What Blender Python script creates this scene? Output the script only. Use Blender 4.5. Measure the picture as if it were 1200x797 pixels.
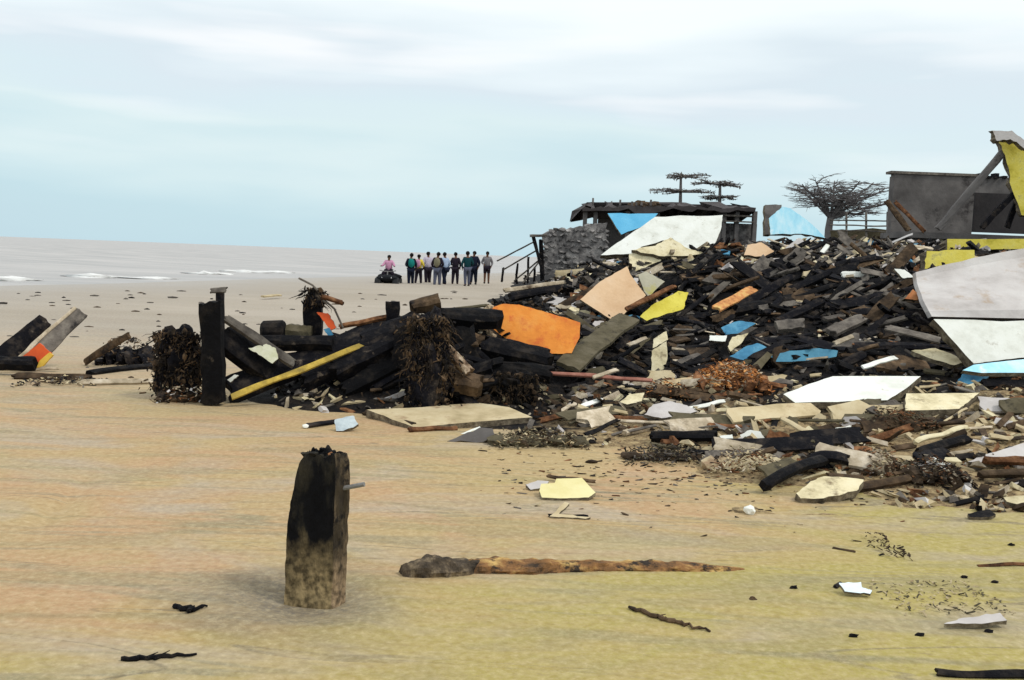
import bpy, bmesh, math, random
from mathutils import Vector, Matrix, noise
random.seed(7)
R = math.radians
for o in list(bpy.data.objects): bpy.data.objects.remove(o)
S_ = bpy.context.scene
COL = S_.collection
# ------------------------------------------------------------------ camera
F = 1178.0; CX, CY = 600.0, 398.5; EYE = 1.65
cam_d = bpy.data.cameras.new('camera'); cam = bpy.data.objects.new('camera', cam_d); COL.objects.link(cam)
cam_d.sensor_width = 36; cam_d.lens = F/1200*36; cam_d.clip_start = .05; cam_d.clip_end = 20000
CR = Matrix.Rotation(R(90)-math.atan(98.5/F), 3, 'X') @ Matrix.Rotation(R(2.2), 3, 'Z')
cam.matrix_world = Matrix.Translation((0, 0, EYE)) @ CR.to_4x4()
S_.camera = cam
# ------------------------------------------------------------------ sky
SUN_EL, SUN_AZ = 52, 115      # azimuth clockwise from +Y: behind the camera's right shoulder
w = bpy.data.worlds.new('World'); S_.world = w; w.use_nodes = True
nt = w.node_tree; nt.nodes.clear(); N = nt.nodes.new; L = nt.links.new
out = N('ShaderNodeOutputWorld')
sky = N('ShaderNodeTexSky'); sky.sky_type = 'NISHITA'; sky.sun_disc = False
sky.sun_elevation = R(SUN_EL); sky.sun_rotation = R(SUN_AZ)
bg1 = N('ShaderNodeBackground'); bg1.inputs[1].default_value = .1; L(sky.outputs[0], bg1.inputs[0])
tc = N('ShaderNodeTexCoord'); sep = N('ShaderNodeSeparateXYZ'); L(tc.outputs['Generated'], sep.inputs[0])
mp = N('ShaderNodeMapping'); mp.inputs['Scale'].default_value = (2.0, 2.0, 12); mp.inputs['Location'].default_value = (3.1, .4, 1.3)
L(tc.outputs['Generated'], mp.inputs[0])
n1 = N('ShaderNodeTexNoise'); n1.inputs['Scale'].default_value = 1.3; n1.inputs['Detail'].default_value = 5; n1.inputs['Roughness'].default_value = .42
L(mp.outputs[0], n1.inputs[0])
# elevation + a little cloud noise -> cloud sheet colour
ma = N('ShaderNodeMath'); ma.operation = 'MULTIPLY_ADD'; L(n1.outputs[0], ma.inputs[0]); ma.inputs[1].default_value = .22
su = N('ShaderNodeMath'); su.operation = 'SUBTRACT'; L(sep.outputs[2], su.inputs[0]); su.inputs[1].default_value = .11
L(su.outputs[0], ma.inputs[2])
cr = N('ShaderNodeValToRGB'); L(ma.outputs[0], cr.inputs[0])
el = cr.color_ramp.elements
def lin(r, g, b): return tuple((c/255)**2.2 for c in (r, g, b)) + (1,)
el[0].position = 0; el[0].color = lin(190, 216, 226)
el[1].position = .3; el[1].color = lin(247, 252, 255)
for p, c in ((.04, (192, 219, 228)), (.075, (204, 227, 233)), (.105, (216, 234, 237)), (.135, (214, 231, 238)), (.165, (216, 229, 237)), (.195, (230, 241, 246)), (.23, (244, 252, 254))):
    e = el.new(p); e.color = lin(*c)
mp2 = N('ShaderNodeMapping'); mp2.inputs['Scale'].default_value = (2.0, 2.0, 17); mp2.inputs['Location'].default_value = (7.7, 1.4, 3.3)
L(tc.outputs['Generated'], mp2.inputs[0])
n2 = N('ShaderNodeTexNoise'); n2.inputs['Scale'].default_value = 1.6; n2.inputs['Detail'].default_value = 3; L(mp2.outputs[0], n2.inputs[0])
mr = N('ShaderNodeMapRange'); L(n2.outputs[0], mr.inputs[0]); mr.inputs[1].default_value = .52; mr.inputs[2].default_value = .72; mr.inputs[4].default_value = .75
mrz = N('ShaderNodeMapRange'); L(sep.outputs[2], mrz.inputs[0]); mrz.inputs[1].default_value = .05; mrz.inputs[2].default_value = .17
mm = N('ShaderNodeMath'); mm.operation = 'MULTIPLY'; L(mr.outputs[0], mm.inputs[0]); L(mrz.outputs[0], mm.inputs[1])
mx = N('ShaderNodeMix'); mx.data_type = 'RGBA'; L(mm.outputs[0], mx.inputs[0]); L(cr.outputs[0], mx.inputs[6]); mx.inputs[7].default_value = (.97, .98, .99, 1)
bg2 = N('ShaderNodeBackground'); L(mx.outputs[2], bg2.inputs[0]); bg2.inputs[1].default_value = 1.04
ms = N('ShaderNodeMixShader'); ms.inputs[0].default_value = .96; L(bg1.outputs[0], ms.inputs[1]); L(bg2.outputs[0], ms.inputs[2])
L(ms.outputs[0], out.inputs[0])
# ------------------------------------------------------------------ sun behind cloud
sd = bpy.data.lights.new('sun', 'SUN'); sd.energy = 1.5; sd.angle = R(10); sd.color = (1, .95, .86)
sun = bpy.data.objects.new('sun', sd); COL.objects.link(sun)
to = Vector((math.sin(R(SUN_AZ))*math.cos(R(SUN_EL)), math.cos(R(SUN_AZ))*math.cos(R(SUN_EL)), math.sin(R(SUN_EL))))
sun.rotation_euler = to.to_track_quat('Z', 'Y').to_euler()
S_.view_settings.view_transform = 'Standard'; S_.view_settings.look = 'None'
S_.view_settings.exposure = 0.05; S_.view_settings.gamma = 1
S_.render.engine = 'CYCLES'

# ------------------------------------------------------------------ materials
def mat(name, cols, scale=3, rough=.9, bump=.35, bscale=22, stretch=(1, 1, 1), spot=None, spotth=(.56, .66), spotscale=2.3, vary=.25, detail=8, zmix=None):
    """cols: darkest .. lightest base colours; spot: colour of stains; zmix=(colour, z0, z1): mud below z1 (object z)"""
    m = bpy.data.materials.new(name); m.use_nodes = True
    nt = m.node_tree; N = nt.nodes.new; L = nt.links.new
    b = nt.nodes['Principled BSDF']; b.inputs['Roughness'].default_value = rough
    b.inputs['Specular IOR Level'].default_value = .2
    tc = N('ShaderNodeTexCoord'); oi = N('ShaderNodeObjectInfo')
    ad = N('ShaderNodeVectorMath'); ad.operation = 'MULTIPLY_ADD'
    cmb = N('ShaderNodeCombineXYZ')
    for i in range(3): L(oi.outputs['Random'], cmb.inputs[i])
    L(cmb.outputs[0], ad.inputs[0]); ad.inputs[1].default_value = (13, 7, 19); L(tc.outputs['Object'], ad.inputs[2])
    mp = N('ShaderNodeMapping'); mp.inputs['Scale'].default_value = stretch; L(ad.outputs[0], mp.inputs[0])
    n = N('ShaderNodeTexNoise'); n.inputs['Scale'].default_value = scale; n.inputs['Detail'].default_value = detail; n.inputs['Roughness'].default_value = .65
    L(mp.outputs[0], n.inputs[0])
    cr = N('ShaderNodeValToRGB'); L(n.outputs[0], cr.inputs[0]); e = cr.color_ramp.elements
    k = len(cols)
    e[0].position = .32; e[0].color = (*cols[0], 1); e[1].position = .68; e[1].color = (*cols[-1], 1)
    for i in range(1, k-1):
        q = e.new(.32+.36*i/(k-1)); q.color = (*cols[i], 1)
    c = cr.outputs[0]
    if spot:
        n3 = N('ShaderNodeTexNoise'); n3.inputs['Scale'].default_value = spotscale; n3.inputs['Detail'].default_value = 9; n3.inputs['Roughness'].default_value = .7
        L(ad.outputs[0], n3.inputs[0])
        r3 = N('ShaderNodeMapRange'); L(n3.outputs[0], r3.inputs[0]); r3.inputs[1].default_value = spotth[0]; r3.inputs[2].default_value = spotth[1]
        x = N('ShaderNodeMix'); x.data_type = 'RGBA'; L(r3.outputs[0], x.inputs[0]); L(c, x.inputs[6]); x.inputs[7].default_value = (*spot, 1); c = x.outputs[2]
    if zmix:
        sp = N('ShaderNodeSeparateXYZ'); L(tc.outputs['Object'], sp.inputs[0])
        q = N('ShaderNodeMath'); q.operation = 'MULTIPLY_ADD'; L(n.outputs[0], q.inputs[0]); q.inputs[1].default_value = -.5; L(sp.outputs[2], q.inputs[2])
        r4 = N('ShaderNodeMapRange'); L(q.outputs[0], r4.inputs[0]); r4.inputs[1].default_value = zmix[1]-.25; r4.inputs[2].default_value = zmix[2]-.25
        x = N('ShaderNodeMix'); x.data_type = 'RGBA'; L(r4.outputs[0], x.inputs[0])
        n5 = N('ShaderNodeTexNoise'); n5.inputs['Scale'].default_value = 30; n5.inputs['Detail'].default_value = 5; L(tc.outputs['Object'], n5.inputs[0])
        c5 = N('ShaderNodeMix'); c5.data_type = 'RGBA'; r5 = N('ShaderNodeMapRange'); L(n5.outputs[0], r5.inputs[0]); r5.inputs[1].default_value = .35; r5.inputs[2].default_value = .62
        L(r5.outputs[0], c5.inputs[0]); c5.inputs[6].default_value = (*[v*.25 for v in zmix[0]], 1); c5.inputs[7].default_value = (*zmix[0], 1)
        L(c5.outputs[2], x.inputs[6]); L(c, x.inputs[7]); c = x.outputs[2]
    hv = N('ShaderNodeHueSaturation'); L(c, hv.inputs['Color'])
    r = N('ShaderNodeMapRange'); L(oi.outputs['Random'], r.inputs[0]); r.inputs[3].default_value = 1-vary; r.inputs[4].default_value = 1+vary
    L(r.outputs[0], hv.inputs['Value']); L(hv.outputs[0], b.inputs['Base Color'])
    n2 = N('ShaderNodeTexNoise'); n2.inputs['Scale'].default_value = bscale; n2.inputs['Detail'].default_value = 6; n2.inputs['Roughness'].default_value = .6; L(mp.outputs[0], n2.inputs[0])
    bp = N('ShaderNodeBump'); bp.inputs['Strength'].default_value = bump; bp.inputs['Distance'].default_value = .03; L(n2.outputs[0], bp.inputs['Height']); L(bp.outputs[0], b.inputs['Normal'])
    return m
MT = {}
MT['black'] = mat('wet black timber', [(.001, .001, .003), (.003, .003, .005), (.034, .027, .022)], 6, .9, .8, 16, vary=.6, spot=(.12, .095, .07), spotth=(.6, .72), spotscale=7)
MT['brown'] = mat('brown weathered timber', [(.02, .014, .01), (.07, .045, .025), (.15, .1, .06)], 7, .9, .6, 20, vary=.45, spot=(.01, .008, .008))
MT['greywood'] = mat('grey weathered timber', [(.05, .045, .04), (.12, .105, .09), (.2, .18, .15)], 6, .9, .5, 20, vary=.3, spot=(.02, .018, .018))
MT['olive'] = mat('olive brown board', [(.06, .05, .03), (.1, .085, .05), (.14, .12, .08)], 5, .9, .4, 22, vary=.1, spot=(.03, .027, .02), spotscale=4)
MT['pale'] = mat('pale splintered timber', [(.22, .18, .12), (.42, .35, .25), (.62, .55, .44)], 6, .9, .4, 20, vary=.3, spot=(.1, .07, .045))
MT['rust'] = mat('rust brown', [(.04, .018, .01), (.16, .07, .03), (.34, .17, .08)], 9, .95, .8, 18, vary=.3, spot=(.02, .015, .012))
MT['edge'] = mat('broken board edge', [(.05, .042, .03), (.16, .13, .09), (.3, .26, .18)], 14, .95, .8, 20, vary=.2, spot=(.03, .025, .02))
MT['leaf'] = mat('rust orange dead leaves', [(.16, .06, .02), (.5, .2, .06), (.72, .42, .16)], 9, .95, .6, 18, vary=.1)
MT['orange'] = mat('orange painted board', [(.66, .2, .035), (.8, .28, .045), (.82, .36, .08)], 3, .7, .25, 14, vary=0, spot=(.62, .12, .035), spotth=(.52, .72), spotscale=7, stretch=(1, 1, 1))
MT['peach'] = mat('peach painted board', [(.68, .44, .25), (.78, .54, .33), (.82, .6, .4)], 2, .7, .2, 14, vary=0, spot=(.4, .27, .18), spotth=(.6, .76), spotscale=7)
MT['cream'] = mat('cream painted plaster', [(.45, .38, .22), (.7, .62, .4), (.8, .73, .52)], 4, .8, .4, 18, vary=.1, spot=(.22, .17, .1), spotth=(.56, .7), spotscale=6)
MT['yellow'] = mat('yellow painted plaster', [(.45, .38, .04), (.66, .56, .09), (.72, .64, .16)], 3, .8, .3, 16, vary=.05, spot=(.3, .25, .12), spotth=(.6, .72), spotscale=3)
MT['white'] = mat('dirty white sheet', [(.62, .63, .56), (.8, .82, .76), (.86, .88, .84)], 2, .75, .2, 14, vary=.04, spot=(.36, .32, .25), spotth=(.6, .74), spotscale=6)
MT['blue'] = mat('faded blue board', [(.03, .13, .24), (.06, .23, .38), (.16, .4, .55)], 4, .7, .3, 16, vary=.15, spot=(.02, .05, .08), spotth=(.6, .7), spotscale=6)
MT['cyan'] = mat('pale blue painted wall', [(.25, .6, .8), (.42, .76, .9), (.7, .88, .94)], 2.5, .7, .2, 14, vary=.05, spot=(.8, .9, .92), spotscale=3, stretch=(1, 1, .25))
MT['concrete'] = mat('pale grey concrete', [(.4, .37, .35), (.54, .51, .49), (.62, .6, .58)], 1.4, .9, .3, 12, vary=.04, spot=(.36, .25, .15), spotth=(.56, .74), spotscale=2.2)
MT['darkcon'] = mat('dark grey concrete', [(.085, .078, .075), (.14, .13, .125), (.2, .185, .175)], 1.2, .9, .35, 9, vary=.08, spot=(.04, .036, .036), spotscale=1)
MT['stone'] = mat('grey rubble stone', [(.07, .066, .066), (.2, .19, .185), (.42, .4, .38)], 3.4, .95, 1, 7, vary=.2, spot=(.02, .02, .022), spotscale=3)
MT['slab'] = mat('sandy concrete slab', [(.34, .27, .15), (.5, .41, .25), (.58, .5, .33)], 3, .9, .3, 16, vary=.1, spot=(.3, .2, .12))
MT['red'] = mat('orange red plastic', [(.6, .08, .02), (.75, .13, .03)], 3, .5, .2, vary=.05)
MT['amber'] = mat('yellow plastic', [(.7, .4, .03), (.8, .55, .1)], 3, .5, .2, vary=.05)
MT['post'] = mat('rotted post timber', [(.001, .001, .002), (.003, .003, .004), (.035, .03, .02)], 8, .95, 1, 16, vary=0, stretch=(1, 1, .4), zmix=((.36, .27, .14), .04, .33))
MT['post_lit_side'] = mat('sunlit post side', [(.012, .01, .009), (.05, .038, .024), (.2, .145, .09)], 8, .9, 1, 16, vary=0, stretch=(1, 1, .3), spot=(.008, .007, .007), spotth=(.48, .58), spotscale=9, zmix=((.42, .3, .18), .0, .3))  # right face: sunlit brightness put into a lighter wood colour, over a muddy foot
MT['log'] = mat('rotting log', [(.06, .04, .025), (.26, .13, .05), (.62, .42, .15)], 9, .9, 1, 18, vary=0, stretch=(.6, 1, 1), spot=(.035, .026, .02), spotscale=10, spotth=(.5, .6))
MT['tree'] = mat('bare branch bark', [(.12, .11, .11), (.2, .185, .18)], 3, .95, .2, vary=.1)
MT['metal'] = mat('dull metal', [(.12, .12, .12), (.25, .24, .23)], 8, .45, .2, vary=.1)
MT['fibre'] = mat('matted root fibre', [(.004, .004, .005), (.02, .015, .01), (.2, .13, .075)], 9, .95, 1, 18, vary=.3, stretch=(1, 1, .35))
MT['rubber'] = mat('black rubber', [(.005, .006, .007), (.015, .016, .018)], 3, .6, .2, vary=.1)

# ------------------------------------------------------------------ picture point -> place
def ray(u, v): return (CR @ Vector(((u-CX)/F, -(v-CY)/F, -1))).normalized()
C0 = Vector((0, 0, EYE))
def P(u, v, Y):
    d = ray(u, v); return C0 + d*(Y/d.y)
# heap heights: rows at a distance, columns across
XC = [-6, -3, -2, -1, -.4, .5, 1.5, 2.5, 3.5, 5, 7, 10, 14, 22, 40]
ROWS = [
 (6.6, [0]*15),
 (7.2, [0, 0, 0, 0, 0, 0, 0, .02, .08, .08, .08, .08, .08, .08, 0]),
 (7.8, [0, 0, 0, 0, 0, 0, 0, .1, .14, .16, .2, .2, .2, .2, 0]),
 (8.7, [0, 0, 0, 0, 0, 0, .05, .14, .2, .3, .35, .35, .35, .3, 0]),
 (10, [0, 0, 0, 0, 0, .06, .13, .2, .28, .38, .42, .5, .5, .4, 0]),
 (10.9, [0, 0, .2, .45, .42, .14, .2, .26, .36, .45, .5, .6, .6, .5, 0]),
 (11.8, [0, 0, .55, .9, .9, .4, .36, .4, .52, .62, .75, .9, .9, .7, 0]),
 (13.2, [0, 0, .1, .35, .45, .5, .62, .75, .9, 1.0, 1.1, 1.2, 1.2, 1.0, 0]),
 (15, [0, 0, 0, .02, .25, .6, .95, 1.15, 1.3, 1.45, 1.5, 1.6, 1.6, 1.3, .4]),
 (18, [0, 0, 0, 0, .25, .75, 1.3, 1.65, 1.8, 1.85, 1.85, 1.9, 1.9, 1.6, .8]),
 (23, [0, 0, 0, 0, .2, .6, 1.0, 1.35, 1.6, 1.75, 1.9, 2.1, 2.1, 1.9, 1.2]),
 (32, [0, 0, 0, 0, .1, .5, 1.1, 1.5, 1.7, 1.85, 2.15, 2.4, 2.4, 2.2, 1.6]),
 (46, [0, 0, 0, 0, 0, .2, .5, .9, 1.2, 1.5, 1.9, 2.2, 2.4, 2.3, 1.8]),
 (70, [0, 0, 0, 0, 0, 0, .1, .3, .6, 1, 1.4, 1.8, 2, 2, 1.8]),
 (100, [0, 0, 0, 0, 0, 0, 0, 0, .1, .3, .5, .7, .9, .9, .9]),
 (120, [0]*15)]
def ss(t): return t*t*(3-2*t)
def Hb(x, y):
    if y <= ROWS[0][0] or y >= ROWS[-1][0] or x <= XC[0] or x >= XC[-1]: return 0
    j = 0
    while ROWS[j+1][0] < y: j += 1
    i = 0
    while XC[i+1] < x: i += 1
    ty = (y-ROWS[j][0])/(ROWS[j+1][0]-ROWS[j][0]); tx = (x-XC[i])/(XC[i+1]-XC[i])
    a, b = ROWS[j][1], ROWS[j+1][1]
    return (a[i]*(1-tx)+a[i+1]*tx)*(1-ty)+(b[i]*(1-tx)+b[i+1]*tx)*ty
def shore(x, y): return x-(.257*y-27)         # <0 is under the sea
POSTP = None
FEET = []
def Gz(x, y):
    s = shore(x, y)
    z = .018*noise.noise(Vector((x*.35, y*.5, 3)))+.012*noise.noise(Vector((x*.9, y*2.4, 9)))
    if y < 16: z += .004*noise.noise(Vector((x*3, y*9, 5)))
    if POSTP is not None:
        d = math.hypot(x-POSTP.x, y-POSTP.y); z -= .03*math.exp(-(d/.22)**2); z += .012*math.exp(-((d-.4)/.12)**2)
    if -4 < x < -2 and 5.5 < y < 8:
        for fx, fy in FEET:
            z -= .022*math.exp(-((x-fx)/.07)**2-((y-fy)/.13)**2)
    if s < 2: z -= (2-s)*.035
    if s < -60: z = -2
    return z
def H(x, y):
    h = Hb(x, y)
    if h <= 0: return -.2
    n = noise.noise(Vector((x*1.1, y*.9, 0)))*.3+noise.noise(Vector((x*3.1, y*2.7, 4)))*.14
    return h*(1+n*.5) + min(h, .35)*n*.5 - .012 - (.07*max(0, noise.noise(Vector((x*.7, y*1.5, 7)))+noise.noise(Vector((x*2.3, y*4, 1)))*.6+.25) if h < .3 else 0)
def top(x, y): return max(Gz(x, y), H(x, y))
def S(u, v, lift=0, far=110):
    d = ray(u, v); t = 3.0; p = C0 + d*t
    while p.y < far:
        st = .02*max(1, p.y/8)
        t += st; p = C0+d*t
        if p.z < top(p.x, p.y): break
    p.z = max(p.z, top(p.x, p.y)) + lift
    return p
# ------------------------------------------------------------------ object helpers
def tag(o, label=None, cat=None, group=None, kind=None):
    if label: o['label'] = label
    if cat: o['category'] = cat
    if group: o['group'] = group
    if kind or label: o['kind'] = kind or 'thing'
    return o
class MB:
    def __init__(s): s.edge = 0; s.v = []; s.f = []; s.m = []; s.smooth = False
    def add(s, vs, fs, mi=0):
        k = len(s.v); s.v += [Vector(a) for a in vs]
        for f in fs: s.f.append([k+i for i in f]); s.m.append(mi)
    def box(s, c, size, rot=None, mi=0, jit=0):
        r = rot or Matrix.Identity(3); c = Vector(c); vs = []
        for z in (-.5, .5):
            for x, y in ((-.5, -.5), (.5, -.5), (.5, .5), (-.5, .5)):
                q = Vector((x*size[0], y*size[1], z*size[2]))
                if jit: q += Vector([random.uniform(-jit, jit)*size[i] for i in range(3)])
                vs.append(c + r @ q)
        s.add(vs, [(0, 3, 2, 1), (4, 5, 6, 7), (0, 1, 5, 4), (1, 2, 6, 5), (2, 3, 7, 6), (3, 0, 4, 7)], mi)
    def tube(s, pts, rad, n=6, mi=0, cap=True):
        pts = [Vector(p) for p in pts]
        rs = rad if isinstance(rad, (list, tuple)) else [rad]*len(pts)
        vs = []
        for i, p in enumerate(pts):
            t = (pts[min(i+1, len(pts)-1)]-pts[max(i-1, 0)]).normalized()
            a = t.cross(Vector((0, 0, 1)) if abs(t.z) < .9 else Vector((1, 0, 0))).normalized(); b = t.cross(a)
            for k in range(n):
                g = 2*math.pi*k/n; vs.append(p+(a*math.cos(g)+b*math.sin(g))*rs[i])
        fs = []
        for i in range(len(pts)-1):
            for k in range(n): fs.append((i*n+k, i*n+(k+1) % n, (i+1)*n+(k+1) % n, (i+1)*n+k))
        if cap: fs += [tuple(range(n))[::-1], tuple((len(pts)-1)*n+k for k in range(n))]
        s.add(vs, fs, mi)
    def plank(s, p0, p1, w, t, up=Vector((0, -.6, .8)), jag=.5, seg=7, warp=.01, mi=0, strips=4, taper=0):
        p0, p1 = Vector(p0), Vector(p1); ax = (p1-p0); Ln = ax.length; ax.normalize()
        sd = ax.cross(up)
        if sd.length < .05: sd = ax.cross(Vector((1, 0, 0)))
        sd.normalize(); nn = sd.cross(ax).normalized()
        e0 = [random.uniform(0, jag)*w for _ in range(strips+1)]; e1 = [random.uniform(0, jag)*w for _ in range(strips+1)]
        o = random.uniform(0, 99); vs = []
        for i in range(seg+1):
            f = i/seg; ring = []
            ww = w*(1-taper*f)*(1+.18*noise.noise(Vector((f*5, o, 0))))
            slim = min(.4, max(0, Ln/w-4)*.04)*(1 if w < .06 else .35); wob = sd*(w*slim*noise.noise(Vector((f*3, o, 4)))*1.6)+nn*(w*slim*.5*noise.noise(Vector((f*3, o, 8))))
            for side in (1, -1):
                for k in range(strips+1):
                    kk = k if side == 1 else strips-k
                    a = (kk/strips-.5)*ww
                    along = f*Ln
                    if i == 0: along += e0[kk]
                    if i == seg: along -= e1[kk]
                    edge = 1 if kk in (0, strips) else 0
                    a2 = a + (noise.noise(Vector((along*3+o, kk*7, 1)))*.12*w if edge else 0)
                    th = side*t/2*(1-.25*edge) + noise.noise(Vector((along*4+o, a*20, side)))*t*.12
                    q = p0 + ax*along + wob + sd*a2 + nn*(th + warp*Ln*math.sin(math.pi*f))
                    ring.append(q)
            vs += ring
        n = 2*(strips+1); fs = []
        for i in range(seg):
            for k in range(n): fs.append((i*n+k, (i+1)*n+k, (i+1)*n+(k+1) % n, i*n+(k+1) % n))
        for b in (0, seg*n):
            for k in range(strips):
                q = (b+k, b+k+1, b+n-2-k, b+n-1-k)
                fs.append(q if b == 0 else q[::-1])
        s.add(vs, fs, mi)
    def lump(s, c, size, sub=2, amp=.3, fr=1.5, mi=0, rot=None):
        bm = bmesh.new(); bmesh.ops.create_icosphere(bm, subdivisions=sub, radius=1)
        o = random.uniform(0, 99); r = rot or Matrix.Identity(3)
        vs = []
        for q in bm.verts:
            k = 1+amp*noise.noise(q.co*fr+Vector((o, o, o)))*1.6+amp*.4*noise.noise(q.co*fr*3+Vector((o, 0, 0)))
            vs.append(Vector(c)+r @ Vector((q.co.x*size[0]*k, q.co.y*size[1]*k, q.co.z*size[2]*k)))
        bm.verts.index_update()
        s.add(vs, [[a.index for a in f.verts] for f in bm.faces], mi); bm.free()
    def panel(s, pts, th, nrm, jag=0, sub=6, mi=0, curve=0):
        """flat broken sheet: outline pts, thickness th away from nrm"""
        out = []; n = len(pts)
        nrm = Vector(nrm).normalized()
        for i in range(n):
            a, b = Vector(pts[i]), Vector(pts[(i+1) % n]); L_ = (b-a).length
            inn = nrm.cross(b-a).normalized(); k = sub if jag else 1
            out.append(a)
            for j in range(1, k):
                f = j/k
                out.append(a.lerp(b, f+random.uniform(-.3, .3)/k)+inn*random.uniform(-1, 1)*jag*L_)
        m = len(out)
        o2 = [q-nrm*th+Vector((random.uniform(-1, 1), random.uniform(-1, 1), random.uniform(-1, 1)))*th*.15 for q in out]
        s.add(out+o2, [tuple(range(m)), tuple(range(2*m-1, m-1, -1))]+[(i, i+m, (i+1) % m+m, (i+1) % m) for i in range(m)], mi)
        for j in range(1, m+2): s.m[-j] = s.edge
    def build(s, name, mats, parent=None, origin='base', smooth=False):
        if not isinstance(mats, (list, tuple)): mats = [mats]
        vs = s.v
        xs = [a.x for a in vs]; ys = [a.y for a in vs]; zs = [a.z for a in vs]
        c = Vector(((min(xs)+max(xs))/2, (min(ys)+max(ys))/2, min(zs))) if origin == 'base' else Vector((0, 0, 0))
        if parent is not None: c = Vector((0, 0, 0)); base = parent.location if parent.parent is None else parent.parent.location+parent.location
        else: base = Vector((0, 0, 0))
        me = bpy.data.meshes.new(name); me.from_pydata([a-c-base for a in vs], [], s.f); me.update()
        for m in mats: me.materials.append(MT[m] if isinstance(m, str) else m)
        for p, mi in zip(me.polygons, s.m): p.material_index = mi; p.use_smooth = smooth
        bm = bmesh.new(); bm.from_mesh(me); bmesh.ops.recalc_face_normals(bm, faces=bm.faces); bm.to_mesh(me); bm.free()
        o = bpy.data.objects.new(name, me); COL.objects.link(o)
        if parent is not None: o.parent = parent
        else: o.location = c
        return o
def empty(name, loc):
    o = bpy.data.objects.new(name, None); o.empty_display_size = .1; COL.objects.link(o); o.location = loc; return o
def rotm(ax, ay, az): return Matrix.Rotation(az, 3, 'Z') @ Matrix.Rotation(ay, 3, 'Y') @ Matrix.Rotation(ax, 3, 'X')
FC = (0, -.75, .66)
KEEP = []
def proj(p):
    q = CR.transposed() @ (Vector(p)-C0); return CX-q.x/q.z*F, CY+q.y/q.z*F
def inpoly(u, v, poly):
    c = False; j = len(poly)-1
    for i in range(len(poly)):
        if (poly[i][1] > v) != (poly[j][1] > v) and u < (poly[j][0]-poly[i][0])*(v-poly[i][1])/(poly[j][1]-poly[i][1])+poly[i][0]: c = not c
        j = i
    return c
def covers(p0, p1):
    for f in (-.08, .2, .5, .8, 1.08):
        q = Vector(p0).lerp(Vector(p1), f); u, v = proj(q)
        for poly, Y in KEEP:
            if inpoly(u, v, poly) and q.y < Y+1.5: return True
    return False
def sheet(name, label, cat, px, m, n=FC, anchor=None, Y=None, th=.04, jag=.02, lift=.03, group=None, sub=5):
    """a board or slab whose outline has corners seen at px, in a plane of normal n through the heap at the anchor"""
    a = anchor or max(px, key=lambda q: q[1])
    p = P(*a, Y) if Y else S(*a, lift)
    n = Vector(n).normalized()
    if .005 < jag < .021: jag *= 1.8
    cu = sum(q[0] for q in px)/len(px); cv = sum(q[1] for q in px)/len(px)
    smp = [(q[0]*f+cu*(1-f), q[1]*f+cv*(1-f)) for q in px for f in (.45, .9)]+[(cu, cv)]
    hit = [S(q[0], q[1]).y for q in smp]
    for _ in range(60):          # bring it out of the heap until it lies on top
        hid = sum(1 for q, h in zip(smp, hit) if (lambda d: (C0+d*((p-C0).dot(n)/d.dot(n))).y)(ray(*q)) > h-.04)
        if hid <= .06*len(smp): break
        dd = (p-C0); p = C0+dd*(1-.06/dd.y)
    pts = []
    for (u, v) in px:
        d = ray(u, v); t = (p-C0).dot(n)/d.dot(n); pts.append(C0+d*t)
    KEEP.append((px, min(q.y for q in pts)))
    b = MB(); b.edge = 1; b.panel(pts, th, n, jag, sub)
    o = b.build(name, [m, 'edge']); tag(o, label, cat, group); return o
def twig(name, label, cat, pts, rpx, m, seed=1):
    random.seed(seed); P_ = [S(u, v, .004) for u, v in pts]; r0 = rpx*P_[0].y/F
    q = []; n = 8
    for a, b in zip(P_, P_[1:]):
        for i in range(n): q.append(a.lerp(b, i/n)+Vector((random.gauss(0, r0*.5), random.gauss(0, r0*.9), r0*.5)))
    q.append(P_[-1]); N_ = len(q)
    mb = MB(); mb.tube(q, [r0*(.35+.65*math.sin(math.pi*min(1, .25+.75*i/N_)))*random.uniform(.75, 1.25) for i in range(N_)], 7)
    for i in (N_//3, N_//2): mb.tube([q[i], q[i]+Vector((random.uniform(-.05, .05), random.uniform(-.03, .06), .012))], [r0*.5, r0*.15], 5)
    return tag(mb.build(name, m), label, cat)
def timber(name, label, cat, a, b, wpx, m, tfrac=.5, up=(0, -.6, .8), group=None, jag=.5, parent=None, warp=.005, seg=8, lift=None, taper=0):
    def pt(q):
        if len(q) == 3: return P(*q)
        return S(q[0], q[1], .03 if lift is None else lift)
    p0, p1 = pt(a), pt(b); wm = wpx*((p0.y+p1.y)/2)/F
    mb = MB(); mb.plank(p0, p1, wm, wm*tfrac, Vector(up), jag, seg, warp, taper=taper)
    if a[0] > 560:
        (ua, va), (ub, vb) = proj(p0), proj(p1); l_ = math.hypot(ub-ua, vb-va)+1e-6; ox, oy = -(vb-va)/l_*wpx*.5, (ub-ua)/l_*wpx*.5
        KEEP.append(([(ua+ox, va+oy), (ub+ox, vb+oy), (ub-ox, vb-oy), (ua-ox, va-oy)], min(p0.y, p1.y)))
    o = mb.build(name, m, parent)
    if parent is None: tag(o, label, cat, group)
    return o
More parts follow.
